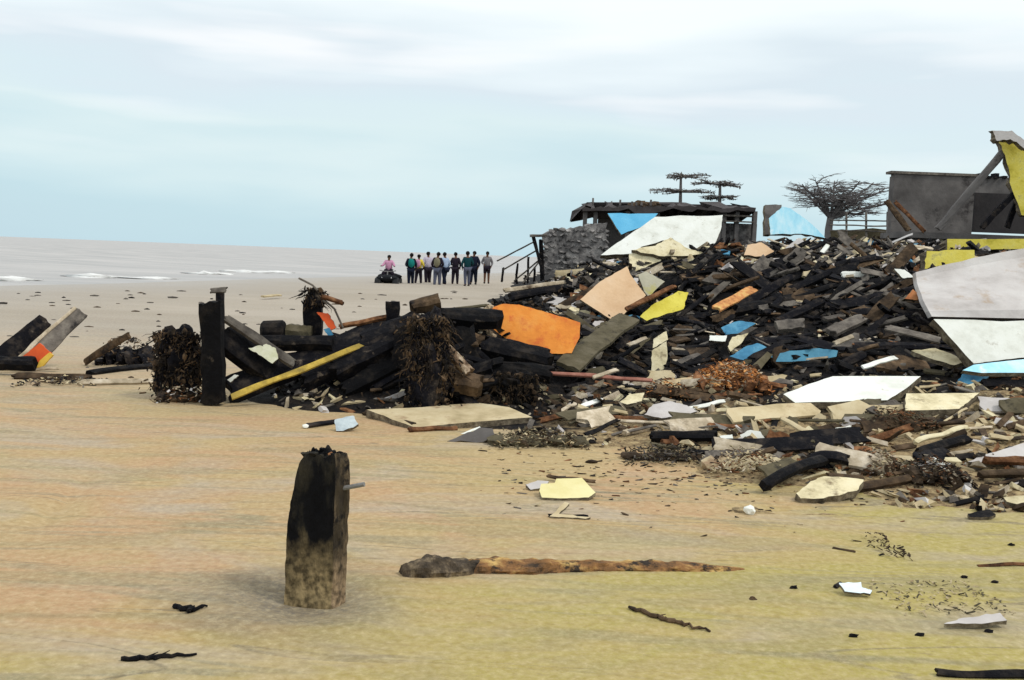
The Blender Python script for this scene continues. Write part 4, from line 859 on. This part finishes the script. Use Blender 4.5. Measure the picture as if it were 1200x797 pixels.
scatter(26, apron, (.4, 1.1), (.1, .25), ['slab', 'brown', 'greywood', 'pale', 'black', 'olive', 'concrete'], 'flat_board', 'wide flat board lying in the debris in front of the heap', 'board', 'flat boards in the front debris', slope=(-.1, .1), tf=(.08, .2))
scatter(110, apron, (.15, .6), (.02, .07), ['black', 'brown', 'brown', 'greywood', 'rust', 'olive', 'pale', 'slab'], 'apron_timber', 'small plank or stick lying in the flat debris in front of the heap', 'stick', 'sticks in the flat front debris', slope=(-.25, .25), lift=.03)
scatter(70, apron, (.1, .35), (.03, .08), ['concrete', 'cream', 'white', 'greywood', 'olive', 'rust', 'slab', 'pale'], 'apron_shard', 'small flat shard lying in the debris in front of the heap', 'shard', 'shards in the flat front debris', lift=.02, shape='shard')
tangle = [(400, 395), (480, 362), (560, 365), (640, 395), (660, 430), (640, 462), (540, 470), (400, 450)]
scatter(100, tangle, (.3, 1), (.04, .14), ['black']*7+['brown'], 'tangled_timber', 'black rotten timber tangled in the low wreck left of the orange board', 'timber', 'black timbers of the low wreck')
foot = [(640, 400), (760, 378), (800, 432), (900, 432), (880, 445), (640, 446)]
scatter(50, foot, (.2, .8), (.04, .12), ['black']*5+['brown', 'olive'], 'foot_timber', 'black broken wood at the foot of the heap below the peach board', 'timber', 'black wood below the peach board')
scatter(60, [(270, 400), (480, 365), (640, 380), (640, 470), (420, 470), (280, 465)], (.06, .3), (.015, .04), ['black', 'greywood', 'brown', 'black', 'black', 'brown', 'pale'], 'wreck_splinter', 'small splinter caught in the low black wreck', 'splinter', 'splinters caught in the low wreck', tf=(.3, .6))
# countless small rubble over the whole heap, one object
random.seed(99)
mb = MB(); k = 0
CH = ['black', 'brown', 'greywood', 'pale', 'rust', 'slab', 'concrete', 'cream']
while k < 11000:
    y = 6.9+random.random()**1.7*27; x = random.uniform(-2.6, .62*y)
    h = H(x, y)
    if h < .0: continue
    if y < 10 and noise.noise(Vector((x*1.3, y*2.2, 3))) < random.uniform(-.25, .3): continue
    k += 1
    if y > 11 and x < .035*y+.0 : mi = random.choices(range(8), (30, 5, 2, .4, .6, 0, 0, 0))[0]
    elif y > 11.2 and y < 16: mi = random.choices(range(8), (40, 8, 5, 1, .8, .5, .6, .5))[0]
    elif y >= 16: mi = random.choices(range(8), (20, 9, 14, 6, 2, 3, 6, 4))[0]
    else: mi = random.choices(range(8), (9, 14, 8, 9, 7, 20, 3, 3))[0]
    s_ = random.uniform(.015, .06)*(1 if y < 14 else 1.6)
    if y < 11 and random.random() < .5: s_ *= .6
    mb.box((x, y, h+s_*.2), (s_*random.uniform(1, 5), s_*random.uniform(.6, 1.4), s_*random.uniform(.3, 1)), rotm(random.uniform(-.7, .7), random.uniform(-.7, .7), random.uniform(0, 3.1)), mi, jit=.25)
tag(mb.build('small_rubble', CH), 'countless small chips of wood, brick and plaster covering the heap', 'rubble', kind='stuff')
mb = MB(); k = 0
while k < 900:
    u = random.gauss(900, 240); v = random.gauss(545, 28)
    if u < 560 or v < 480 or v > 790 or u > 1260: continue
    k += 1; p = S(u, v); s_ = random.uniform(.004, .016)
    mb.box(p+Vector((0, 0, s_*.2)), (s_*random.uniform(1, 5), s_, s_*.5), rotm(random.uniform(-.3, .3), random.uniform(-.3, .3), random.uniform(-.6, .6)), random.choice((0, 1, 1, 2, 4, 5)), jit=.3)
for i in range(110):
    u = random.uniform(-20, 640); v = 325+abs(random.gauss(0, 45))+15
    if v > 455: continue
    d = ray(u, v); t_ = -EYE/d.z; p = C0+d*t_
    if p.y > 90 or shore(p.x, p.y) < 0: continue
    p.z = Gz(p.x, p.y); s_ = random.uniform(.001, .0022)*p.y
    mb.lump(p, (s_*random.uniform(1, 3), s_*1.5, s_*.7), 1, .4, 2, mi=random.choice((0, 1, 1, 2)))
tag(mb.build('beach_litter', CH), 'fine chips, weed and pebbles strewn over the sand', 'litter', kind='stuff')
# ================================================================== LEFT WRECKAGE
random.seed(41)
t1 = timber('leaning_timber', 'dark weathered timber leaning at the far left, the left one of two', 'timber', (-14, 432, 12.3), (55, 374, 12.9), 19, 'black', .5, up=(.3, -.9, .2), jag=.25)
t2e = empty('leaning_timber', S(45, 428)); tag(t2e, 'grey timber with an orange and yellow wrapped foot, leaning beside its darker twin', 'timber')
timber('shaft', None, None, (32, 427, 12.2), (96, 366, 12.9), 17, 'greywood', .45, parent=t2e, up=(.3, -.9, .2), jag=.15)
timber('light_edge', None, None, (22, 419, 12.15), (88, 360.5, 12.85), 4, 'pale', .9, parent=t2e, up=(.3, -.9, .2), jag=.15)
def quadpart(name, px, Y, m, parent, th=.03, n=(0, -1, .2), jag=.02):
    n = Vector(n).normalized(); p = P(*px[0], Y); pts = []
    for u, v in px: d = ray(u, v); pts.append(C0+d*((p-C0).dot(n)/d.dot(n)))
    b = MB(); b.panel(pts, th, n, jag, 4); b.edge = 0; return b.build(name, m, parent)
quadpart('orange_wrap', [(27, 417), (46, 402), (60, 414), (48, 422), (42, 430)], 12.0, 'red', t2e)
quadpart('yellow_wrap', [(46, 423), (58, 413), (62, 416), (50, 429), (43, 431)], 11.95, 'amber', t2e)
timber('black_beam', 'black block of timber lying at the feet of the two leaning timbers', 'timber', (-25, 426, 11.9), (44, 426, 11.9), 14, 'black', 1, jag=.3)
timber('plank', 'brown plank rising to a point right of the two leaning timbers', 'plank', (99, 428), (152, 392, 12.6), 8, 'brown', .5, up=(0, -1, .2))
pile('weed_clump', 'dark tangled clump under the brown pointed plank at left', 'weed clump', 108, 168, 428, 34, 300, ['black', 'brown', 'greywood', 'black'], 12)
timber('flat_plank', 'long dark flat plank lying on the sand at far left', 'plank', (8, 444), (110, 446), 9, 'brown', .4, jag=1.2)
timber('flat_plank', 'pale grey plank lying left of the upright black post, nearest the sand', 'plank', (88, 452), (182, 450), 8, 'pale', .4, jag=1)
timber('flat_plank', 'black plank lying behind the pale grey plank', 'plank', (100, 440), (190, 431), 9, 'black', .5, jag=1)
timber('flat_plank', 'thin whitish board lying flat at the far left edge', 'plank', (-12, 437), (70, 436), 4, 'pale', .4, jag=1)
pile('weed_drift', 'low dark weed drift at far left in front of the flat planks', 'weed drift', 10, 110, 452, 7, 260, ['brown', 'black', 'slab', 'greywood'], 13)
timber('flat_plank', 'thin black stick lying on the beach at the far left edge', 'stick', (-10, 357), (9, 357.5), 2.4, 'black', .5, jag=.5, lift=.04)
timber('flat_board', 'yellowish flat board lying alone on the beach beyond the wreck', 'board', (307, 351.5), (329, 349.5), 5, 'slab', .4, lift=.1)
# fibrous mass
def rootmass(name, label, u0, u1, v0, v1, Y, dep, n, m, seed, core='black'):
    random.seed(seed); a = P(u0, v1, Y); b_ = P(u1, v0, Y); mb = MB()
    cx, wx, h0, h1 = (a.x+b_.x)/2, abs(b_.x-a.x)/2, min(a.z, P(u1, v1, Y).z), b_.z
    mb.lump(Vector((cx, Y, (h0+h1)/2)), (wx*.95, dep, (h1-h0)*.5), 4, .35, 1.9, mi=1)
    for i in range(n):
        x = cx+random.uniform(-1, 1)*wx*1.02; y = Y-dep*random.uniform(.2, 1.0); z = h1-(h1-h0)*random.random()**1.4*.7
        ln = random.uniform(.03, .2); pts = [Vector((x, y, z))]; lean = random.gauss(0, .05)
        for j in range(4): pts.append(pts[-1]+Vector((random.gauss(lean*.4, .016), random.gauss(0, .015), -ln/4+random.gauss(0, .008))))
        r_ = random.uniform(.002, .009); mb.tube(pts, [r_, r_, r_*.8, r_*.6, r_*.2], 4, mi=random.choice((0, 0, 0, 0, 1, 1, 1, 1, 1, 2)), cap=False)
    for i in range(n*3):
        x = cx+random.gauss(0, .5)*wx*1.15; z = h0+(h1-h0)*random.random(); s_ = random.uniform(.004, .014)
        mb.box(Vector((x, Y-dep*random.uniform(.55, 1.0), z)), (s_*random.uniform(1, 5), s_, s_), rotm(random.uniform(0, 3), random.uniform(0, 3), random.uniform(0, 3)), random.choice((0, 0, 1, 1, 1, 2)), jit=.3)
    for i in range(n//3):
        x = cx+random.uniform(-1, 1)*wx*1.05; z = h0+(h1-h0)*random.random(); mb.lump(Vector((x, Y-dep*random.uniform(.5, .95), z)), (.03, .02, .035), 1, .6, 2, mi=random.choice((0, 0, 2)))
    for i in range(9):
        x = cx+random.uniform(-.85, .85)*wx; z = h0+(h1-h0)*random.uniform(0, .5); ln = (h1-h0)*random.uniform(.3, .6); mb.plank(Vector((x, Y-dep*.8, z)), Vector((x+random.gauss(0, .05), Y-dep*.7, z+ln)), random.uniform(.03, .07), .025, Vector((0, -1, 0)), .8, 5, mi=1)
    return tag(mb.build(name, [m, core, 'brown']), label, 'root mass')
rootmass('root_mass', 'shaggy rust brown mass of fibre hanging left of the black post', 188, 238, 388, 462, 10.6, .22, 420, 'fibre', 51)
rootmass('root_mass', 'shaggy hanging root mass under the gnarled log in the middle of the wreck', 478, 528, 372, 474, 10.3, .2, 480, 'fibre', 52)
rootmass('root_mass', 'low shaggy brown clump below the orange board', 580, 628, 438, 470, 10.6, .2, 220, 'fibre', 53)
pile('litter_pile', 'pale and rusty splinters piled at the foot of the left root mass', 'litter pile', 178, 250, 473, 22, 380, ['pale', 'rust', 'concrete', 'black', 'brown'], 15)
def upright(name, label, a, b_, wpx, m, cat='post', **k): return timber(name, label, cat, a, b_, wpx, m, .8, up=(0, -1, 0), **k)
random.seed(42)
upright('wooden_post', 'tall black post, thickest of the upright posts at the left', (251, 474, 10.25), (248, 352, 10.25), 25, 'black', jag=.2)
upright('wooden_post', 'thin pale edged post directly behind the tall thick black post', (259, 440, 10.7), (258, 342, 10.7), 9, 'black', jag=.2)
timber('weathered_cap', 'small grey cap of wood lying on top of the thin pale edged post', 'fragment', (246, 341, 10.68), (267, 339.5, 10.68), 6, 'greywood', .5, up=(0, -.8, .5))
upright('wooden_post', 'post with a rusty ragged head behind the right of the low wreck', (368, 430, 11.2), (367, 345, 11.2), 20, 'black', jag=.4)
pile2 = rootmass('weed_mass', 'ragged rusty head of weed on top of the right hand post', 359, 379, 338, 360, 11.15, .06, 50, 'fibre', 54)
sheet('orange_cloth', 'orange red cloth scrap hanging on the right hand post', 'cloth', [(371, 366), (384, 367), (394, 384), (388, 387), (380, 377)], 'red', n=(0, -1, .2), Y=11, th=.02, jag=.05)
sheet('blue_cloth', 'small blue scrap hanging under the orange red cloth', 'cloth', [(379, 386), (386, 384), (391, 392), (385, 395)], 'blue', n=(0, -1, .2), Y=10.98, th=.02, jag=.05)
for a, b_, c_, lab in (((378, 352, 11), (392, 362, 11), (402, 384, 11), 'thin bent wire curving right of the orange red cloth'), ((372, 340, 11), (362, 332, 11), (350, 326, 11), 'thin twig sticking up left from the rusty post head')):
    mb = MB(); p0, p1, p2 = P(*a), P(*b_), P(*c_); mb.tube([p0, p0.lerp(p1, .6)+Vector((0, 0, .01)), p1, p1.lerp(p2, .6), p2], .012, 5); tag(mb.build('wire', 'greywood'), lab, 'wire')
timber('branch', 'rusty broken branch sticking out right of the rusty post head', 'branch', (376, 347, 11), (404, 356, 11), 6, 'rust', .7, jag=.8)
mb = MB(); a, b_ = P(307, 389, 11.1), P(334, 388, 11.1); mb.tube([a, a.lerp(b_, .1), a.lerp(b_, .9), b_], [.1, .125, .125, .105], 14); tag(mb.build('black_drum', 'black'), 'squat black drum lying on the wreck left of the rusty headed post', 'drum')
timber('wood_block', 'olive grey timber block between the black drum and the rusty headed post', 'block', (336, 392, 11.1), (366, 394, 11.1), 23, 'olive', .9, jag=.05, up=(0, -1, 0))
timber('long_beam', 'long black horizontal beam carrying the drum and the block', 'beam', (262, 401, 10.9), (392, 403, 10.9), 15, 'black', 1, jag=.2)
timber('diagonal_beam', 'broad black beam rising to the right behind the yellow edged plank', 'beam', (262, 460, 10.5), (470, 382, 11.3), 34, 'black', .5, jag=.3, seg=14)
timber('diagonal_beam', 'second black beam above the broad one, rising to the box topped post', 'beam', (330, 432, 10.9), (472, 372, 11.4), 20, 'black', .7, jag=.3, seg=12)
timber('diagonal_beam', 'black brace sloping down from the tall thick post', 'beam', (262, 372, 10.5), (345, 428, 10.6), 11, 'greywood', .6, jag=.3)
timber('diagonal_beam', 'dark brace below the sloping brace in the left corner of the wreck', 'beam', (258, 392, 10.55), (330, 448, 10.7), 30, 'black', .6, jag=.3)
timber('yellow_plank', 'long thin yellow edged plank rising from the sand to the right', 'plank', (270, 466, 10.15), (436, 401, 10.75), 7, mat('yellow wet plank', [(.2, .15, .05), (.42, .3, .06), (.7, .5, .1)], 5, .9, .4, vary=0), .5, up=(0, -.8, .6), seg=14, jag=.3)
sheet('pale_board', 'yellow white rounded board caught in the left corner of the wreck', 'board', [(291, 408), (312, 403), (323, 408), (326, 420), (319, 426), (306, 417)], mat('yellow white board', [(.55, .58, .35), (.78, .78, .66)], 5, .8, .3, vary=0), n=(0, -1, .3), Y=10.45, th=.03, jag=.04)
sheet('white_fragment', 'tiny white fragment under the black braces of the wreck', 'fragment', [(266, 445), (275, 439), (280, 440), (270, 448)], 'white', n=(0, -1, .3), Y=10.35, th=.03, jag=.04)
upright('wooden_post', 'short dark post with a square box like top in the middle of the wreck', (461, 420, 11.3), (460, 353, 11.3), 16, 'black', jag=.05)
timber('branch', 'pinkish brown branch running left from the box topped post', 'branch', (395, 384, 11.2), (462, 370, 11.3), 6, 'rust', .8, jag=.8)
timber('gnarled_log', 'gnarled brown and white log sloping down right from the top of the wreck', 'log', (480, 372, 10.4), (552, 440, 10.25), 13, mat('gnarled log', [(.03, .02, .015), (.2, .13, .08), (.55, .45, .33)], 14, .9, .9, vary=0), .9, jag=.6, warp=.03, seg=14)
timber('gnarled_log', 'short pale topped log lying across the top of the wreck', 'log', (478, 362, 11), (520, 352, 11.1), 16, 'brown', .9, jag=.6)
timber('dark_block', 'brown black block of timber right of the hanging root mass', 'block', (528, 446, 10.3), (566, 453, 10.3), 24, 'brown', .8, jag=.3)
timber('thin_timber', 'thin olive batten along the top of the black wreck beside the orange board', 'batten', (500, 364, 11.8), (572, 358, 11.9), 4, 'olive', .6)
for i, (a, b_, w_) in enumerate((((385, 440, 10.6), (470, 398, 10.8), 26), ((400, 462, 10.5), (480, 420, 10.7), 22), ((420, 405, 10.8), (500, 375, 11), 26), ((470, 440, 10.6), (475, 380, 10.7), 22), ((440, 470, 10.5), (455, 400, 10.8), 16), ((540, 380, 11.2), (560, 460, 10.9), 26), ((510, 372, 11.3), (590, 375, 11.5), 22), ((560, 405, 11.2), (650, 425, 11.2), 26), ((545, 430, 11), (650, 440, 10.9), 20), ((350, 448, 10.6), (420, 420, 10.8), 24))):
    timber('wreck_timber', 'thick black timber forming the dark core of the low wreck', 'timber', a, b_, w_, 'black', .8, group='thick black core timbers of the wreck', jag=.5)
timber('stick', 'small black stick on the grey sand under the rising beam', 'stick', (330, 461), (368, 468), 5, 'black', .6, jag=.8)

# ================================================================== ON THE OPEN SAND
# concrete slab and neighbours
sheet('sandy_slab', 'long sandy beige slab lying flat in front of the wreck', 'slab', [(430, 480), (480, 478), (560, 472), (596, 477), (624, 489), (560, 494), (486, 501)], 'slab', n=(0, -.1, 1), anchor=(486, 501), th=.07, jag=.008, lift=.05)
timber('slab_edge', 'rough brown broken beam at the near left edge of the sandy slab', 'beam', (428, 486), (486, 503), 9, 'brown', .8, lift=.02)
timber('driftwood', 'rusty timber lying along the near edge of the sandy slab', 'driftwood', (478, 507), (536, 504), 6, 'rust', .7, lift=.02)
sheet('dark_wedge', 'dark wedge shaped block with a white top edge in front of the sandy slab', 'block', [(524, 517), (562, 501), (577, 502), (580, 512), (566, 518)], 'darkcon', n=(0, -.9, .5), anchor=(566, 518), th=.15, jag=.02, lift=.02)
timber('white_strip', 'white strip on the sloping top edge of the dark wedge block', 'strip', (524, 515.5, 9.1), (563, 501, 9.2), 3, 'white', .5, jag=.1)
sheet('blue_grey_scrap', 'blue grey crumpled scrap of board left of the sandy slab', 'scrap', [(392, 492), (414, 487), (420, 497), (414, 501), (400, 505), (394, 505)], mat('blue grey board', [(.35, .42, .46), (.6, .68, .7)], 7, .7, .4, vary=0), n=(0, -.7, .8), lift=.02, th=.03, jag=.04)
timber('stick', 'dark stick with a white tip left of the blue grey scrap', 'stick', (357, 502), (394, 497), 6, 'black', .6, jag=.6, lift=.02)
mb = MB(); mb.lump(S(358, 502, .02), (.03, .03, .02), 2, .2); tag(mb.build('white_pebble', 'white'), 'small white pebble at the tip of the dark stick', 'pebble')
# yellow tile group
sheet('yellow_tile', 'pale yellow slab lying alone on the open sand', 'slab', [(632, 575), (634, 567), (650, 566), (652, 561), (682, 560), (698, 577), (690, 583), (655, 584), (635, 583)], mat('pale yellow tile', [(.66, .58, .26), (.8, .74, .42)], 3, .8, .2, vary=0), n=(0, -.3, 1), th=.03, jag=.008, lift=.035)
sheet('grey_fragment', 'small grey white fragment at the left of the pale yellow slab', 'fragment', [(616, 568), (630, 563), (643, 564), (640, 571), (622, 574)], 'concrete', n=(0, -.3, 1), lift=.03, th=.02, jag=.03)
timber('stick', 'dark curved stick along the far edge of the pale yellow slab', 'stick', (640, 563), (698, 570), 4, 'brown', .7, lift=.03, jag=.5)
sheet('sandy_flake', 'sandy triangular flake with a black underside below the pale yellow slab', 'flake', [(644, 605), (662, 588), (667, 590), (655, 602), (692, 606), (686, 608)], 'slab', n=(0, -.3, 1), lift=.02, th=.015, jag=.02)
timber('stick', 'thin black stick lying beneath the sandy triangular flake', 'stick', (642, 606), (690, 608), 4, 'black', .6, jag=.5, lift=.008)
mb = MB(); mb.lump(S(693, 543, .005), (.05, .03, .02), 2, .3); tag(mb.build('stone', 'brown'), 'small lone dark stone on the sand above the pale yellow slab', 'stone')
mb = MB(); mb.lump(S(878, 602, .02), (.04, .035, .035), 2, .2); tag(mb.build('white_pebble', 'white'), 'bright white pebble in front of the debris', 'pebble')
mb = MB()
for i in range(14): mb.lump(S(666+random.uniform(-10, 30), 516+random.uniform(-4, 5), .01), (.035, .03, .025), 2, .4, mi=random.choice((0, 1, 1)))
tag(mb.build('rock_cluster', ['black', 'slab']), 'cluster of dark and orange stones on the litter drift', 'stones', kind='stuff')

# half buried log
random.seed(8)
L0, L1 = S(548, 668), S(872, 668)
def logmesh(p0, p1, rfun, n=90, m_=18):
    mb = MB(); vs = []; ax = (p1-p0); ln = ax.length; axn = ax.normalized(); sd = axn.cross(Vector((0, 0, 1))).normalized()
    for i in range(n+1):
        f_ = i/n; r_, hz = rfun(f_); c = p0+ax*f_
        for k in range(m_):
            a = 2*math.pi*k/m_; q = Vector((math.cos(a), math.sin(a)))
            nz_ = 1+.38*noise.noise(Vector((f_*ln*7, q.x*1.5, q.y*1.5+3)))+.22*noise.noise(Vector((f_*ln*25, q.x*4, q.y*4)))
            vs.append(c+sd*(q.x*r_*nz_)+Vector((0, 0, q.y*hz*nz_)))
    fs = [(i*m_+k, i*m_+(k+1) % m_, (i+1)*m_+(k+1) % m_, (i+1)*m_+k) for i in range(n) for k in range(m_)]+[tuple(range(m_)), tuple(range(n*m_, (n+1)*m_))]
    mb.add(vs, fs); return mb
lg = empty('half_buried_log', S(660, 672)); tag(lg, 'long rotting orange and yellow log half buried in the near sand', 'log')
logmesh(L0, L1, lambda f_: ((.075+.02*math.sin(f_*9))*(1-f_**6*.9), (.05-.015*f_)*(1-f_**6*.9))).build('trunk', 'log', lg, smooth=False)
logmesh(S(470, 674), S(562, 668), lambda f_: (.1*math.sin(.45+f_*2.2), (.08-.015*f_)*math.sin(.6+f_*1.9)), 40).build('dark_stump_end', mat('dark stump', [(.012, .01, .008), (.08, .06, .04), (.34, .26, .16)], 9, .9, 1, 14, vary=0), lg)

# near post
def near_post():
    # corners of the cross-section in the picture: front face 333..388 at the base, side face 388..405
    base = POSTP; sx = base.y/F; mb = MB(); vs = []
    nL = 56; prof = []
    for i in range(nL+1):
        f_ = i/nL; z = -.08+f_*.775
        v = 703-(z)*F/base.y
        # left edge leans in towards the top, right edge nearly upright
        g_ = max(0, z)/.72
        left = -33*sx + (0 if g_ < .5 else (g_-.5)/.5*15*sx); right = 38*sx - g_*2*sx
        fx = 26*sx - g_*3*sx                 # the front right arris
        dep = .17
        cor = [Vector((left, -.04)), Vector((fx, -.075)), Vector((right, .03)), Vector((left+.07, .03+dep*.6))]
        ring = []
        m = 14
        for a in range(4):
            p, q = cor[a], cor[(a+1) % 4]
            for j in range(m):
                c = p.lerp(q, j/m); ring.append(c)
        for k, c in enumerate(ring):
            cc = Vector(((left+right)/2, .02)); d = (c-cc)
            gr = noise.noise(Vector((k*1.7, z*2.2, 0)))*.06+noise.noise(Vector((c.x*22, c.y*22, z*9)))*.045+noise.noise(Vector((c.x*50, c.y*50, z*26)))*.035
            c2 = cc+d*(1+gr)
            if g_ > .9: c2 = cc+(c2-cc)*(1-.22*ss(min(1, (g_-.9)/.1))*(.6+noise.noise(Vector((c.x*30, c.y*30, 2)))))
            zz = z
            if i > nL-7: zz += noise.noise(Vector((c.x*24, c.y*24, 5)))*.035*(i-nL+7)/7
            vs.append(Vector((base.x+c2.x+g_*.012, base.y+c2.y, base.z+zz)))
    n = 56
    fs = [(i*n+k, i*n+(k+1) % n, (i+1)*n+(k+1) % n, (i+1)*n+k) for i in range(nL) for k in range(n)]+[tuple(range(n))[::-1]]
    # broken crown
    last = nL*n; cen = Vector((base.x+.01, base.y+.02, base.z+.69))
    vs2 = [vs[last+k].lerp(cen, .5)+Vector((0, 0, noise.noise(Vector((k*.9, 3, 3)))*.03-.01)) for k in range(n)]
    k0 = len(vs); vs += vs2+[cen]
    fs += [(last+k, last+(k+1) % n, k0+(k+1) % n, k0+k) for k in range(n)]+[(k0+k, k0+(k+1) % n, k0+n) for k in range(n)]
    mb.add(vs, fs)
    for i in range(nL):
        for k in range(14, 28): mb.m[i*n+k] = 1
    for i in range(26):
        a = random.uniform(0, 6.28); mb.lump(Vector((base.x+.01+math.cos(a)*.06, base.y+.02+math.sin(a)*.05, base.z+.69+random.uniform(-.03, .01))), (random.uniform(.012, .028),)*2+(random.uniform(.01, .022),), 1, .5)
    return mb
pe = empty('wooden_post', POSTP); tag(pe, 'rotted black square post with a sandy foot standing alone in the near sand', 'post')
near_post().build('timber', ['post', 'post_lit_side'], pe)
mb = MB(); a = P(398, 573, POSTP.y-.0); b_ = P(427, 567.5, POSTP.y-.03); mb.tube([a, b_], .011, 8); bo = mb.build('iron_bolt', 'metal', pe)
mb = MB()
for i in range(10): mb.lump(Vector((POSTP.x+.075, POSTP.y-.03, POSTP.z+.56+i*.015)), (.014, .02, .02), 1, .5)
mb.build('split_wood', 'rust', pe)

# odds and ends on the near sand
random.seed(64)
twig('stick', 'long thin black stick lying in the near left corner of the sand', 'stick', [(140, 778), (185, 772), (230, 768)], 3.2, 'black', 3)
twig('driftwood_chip', 'small black driftwood chip left of the near post', 'driftwood', [(204, 714), (222, 718), (243, 713)], 3.4, 'black', 4)
twig('stick', 'knotty brown twig lying diagonally below the half buried log', 'twig', [(738, 714), (768, 726), (800, 735), (832, 742)], 2.8, 'brown', 5)
sheet('white_scrap', 'pale blue white scrap of paper lying on the near right sand', 'scrap', [(983, 683), (1009, 682), (1010, 688), (1022, 692), (1020, 696), (990, 693)], mat('pale plastic', [(.6, .75, .8), (.8, .88, .9)], 5, .5, .2, vary=0), n=(0, -.4, 1), lift=.012, th=.012, jag=.02)
timber('stick', 'dark chip at the far side of the pale blue white scrap', 'stick', (978, 691), (986, 686), 5, 'black', .7, lift=.008)
pile('weed_clump', 'small dark twiggy clump on the right sand above the pale scrap', 'weed clump', 1040, 1072, 657, 10, 90, ['brown', 'black', 'brown'], 21)
pile('weed_clump', 'low weedy silt patch beside the grey slab in the near right corner', 'weed clump', 1055, 1195, 722, 5, 260, ['olive', 'slab', 'slab', 'olive'], 22)
sheet('grey_fragment', 'flat grey white slab sunk in the weedy silt near the right corner', 'slab', [(1106, 731), (1128, 724), (1172, 718), (1180, 727), (1150, 731)], 'concrete', n=(0, -.25, 1), lift=.015, th=.02, jag=.03)
timber('dark_beam', 'dark beam lying along the bottom right edge of the sand', 'beam', (1096, 794), (1240, 796), 8, 'black', .7, lift=.015, warp=0, seg=18, taper=-.3)
sheet('dark_flake', 'small black flake with a pale tip at the right below the pale grey slab', 'flake', [(1134, 602), (1160, 597), (1167, 603), (1160, 606), (1136, 606)], 'black', n=(0, -.3, 1), lift=.015, th=.02, jag=.04)
sheet('cream_slab', 'cream slab with a black underside at the right edge on the open sand', 'slab', [(1176, 583), (1190, 581), (1240, 581), (1240, 592), (1196, 592), (1180, 588)], 'cream', n=(0, -.3, 1), lift=.05, th=.05, jag=.01)
timber('stick', 'thin rust orange strip lying at the right edge of the near sand', 'strip', (1145, 664), (1230, 663), 4, 'rust', .5, lift=.004, jag=.6)
timber('stick', 'short dark stick left of the twiggy clump on the right sand', 'stick', (975, 643), (1003, 648), 3, 'brown', .6, lift=.004, jag=1)
for u, v in ((1000, 747), (1078, 746), (1130, 678), (1165, 684), (882, 703), (930, 690), (1185, 640), (1158, 742)):
    mb = MB(); mb.lump(S(u, v, .003), (.02, .012, .012), 2, .4); tag(mb.build('pebble', 'black' if u != 882 else 'brown'), 'small dark pebble on the near right sand', 'pebble', 'dark pebbles on the near right sand')
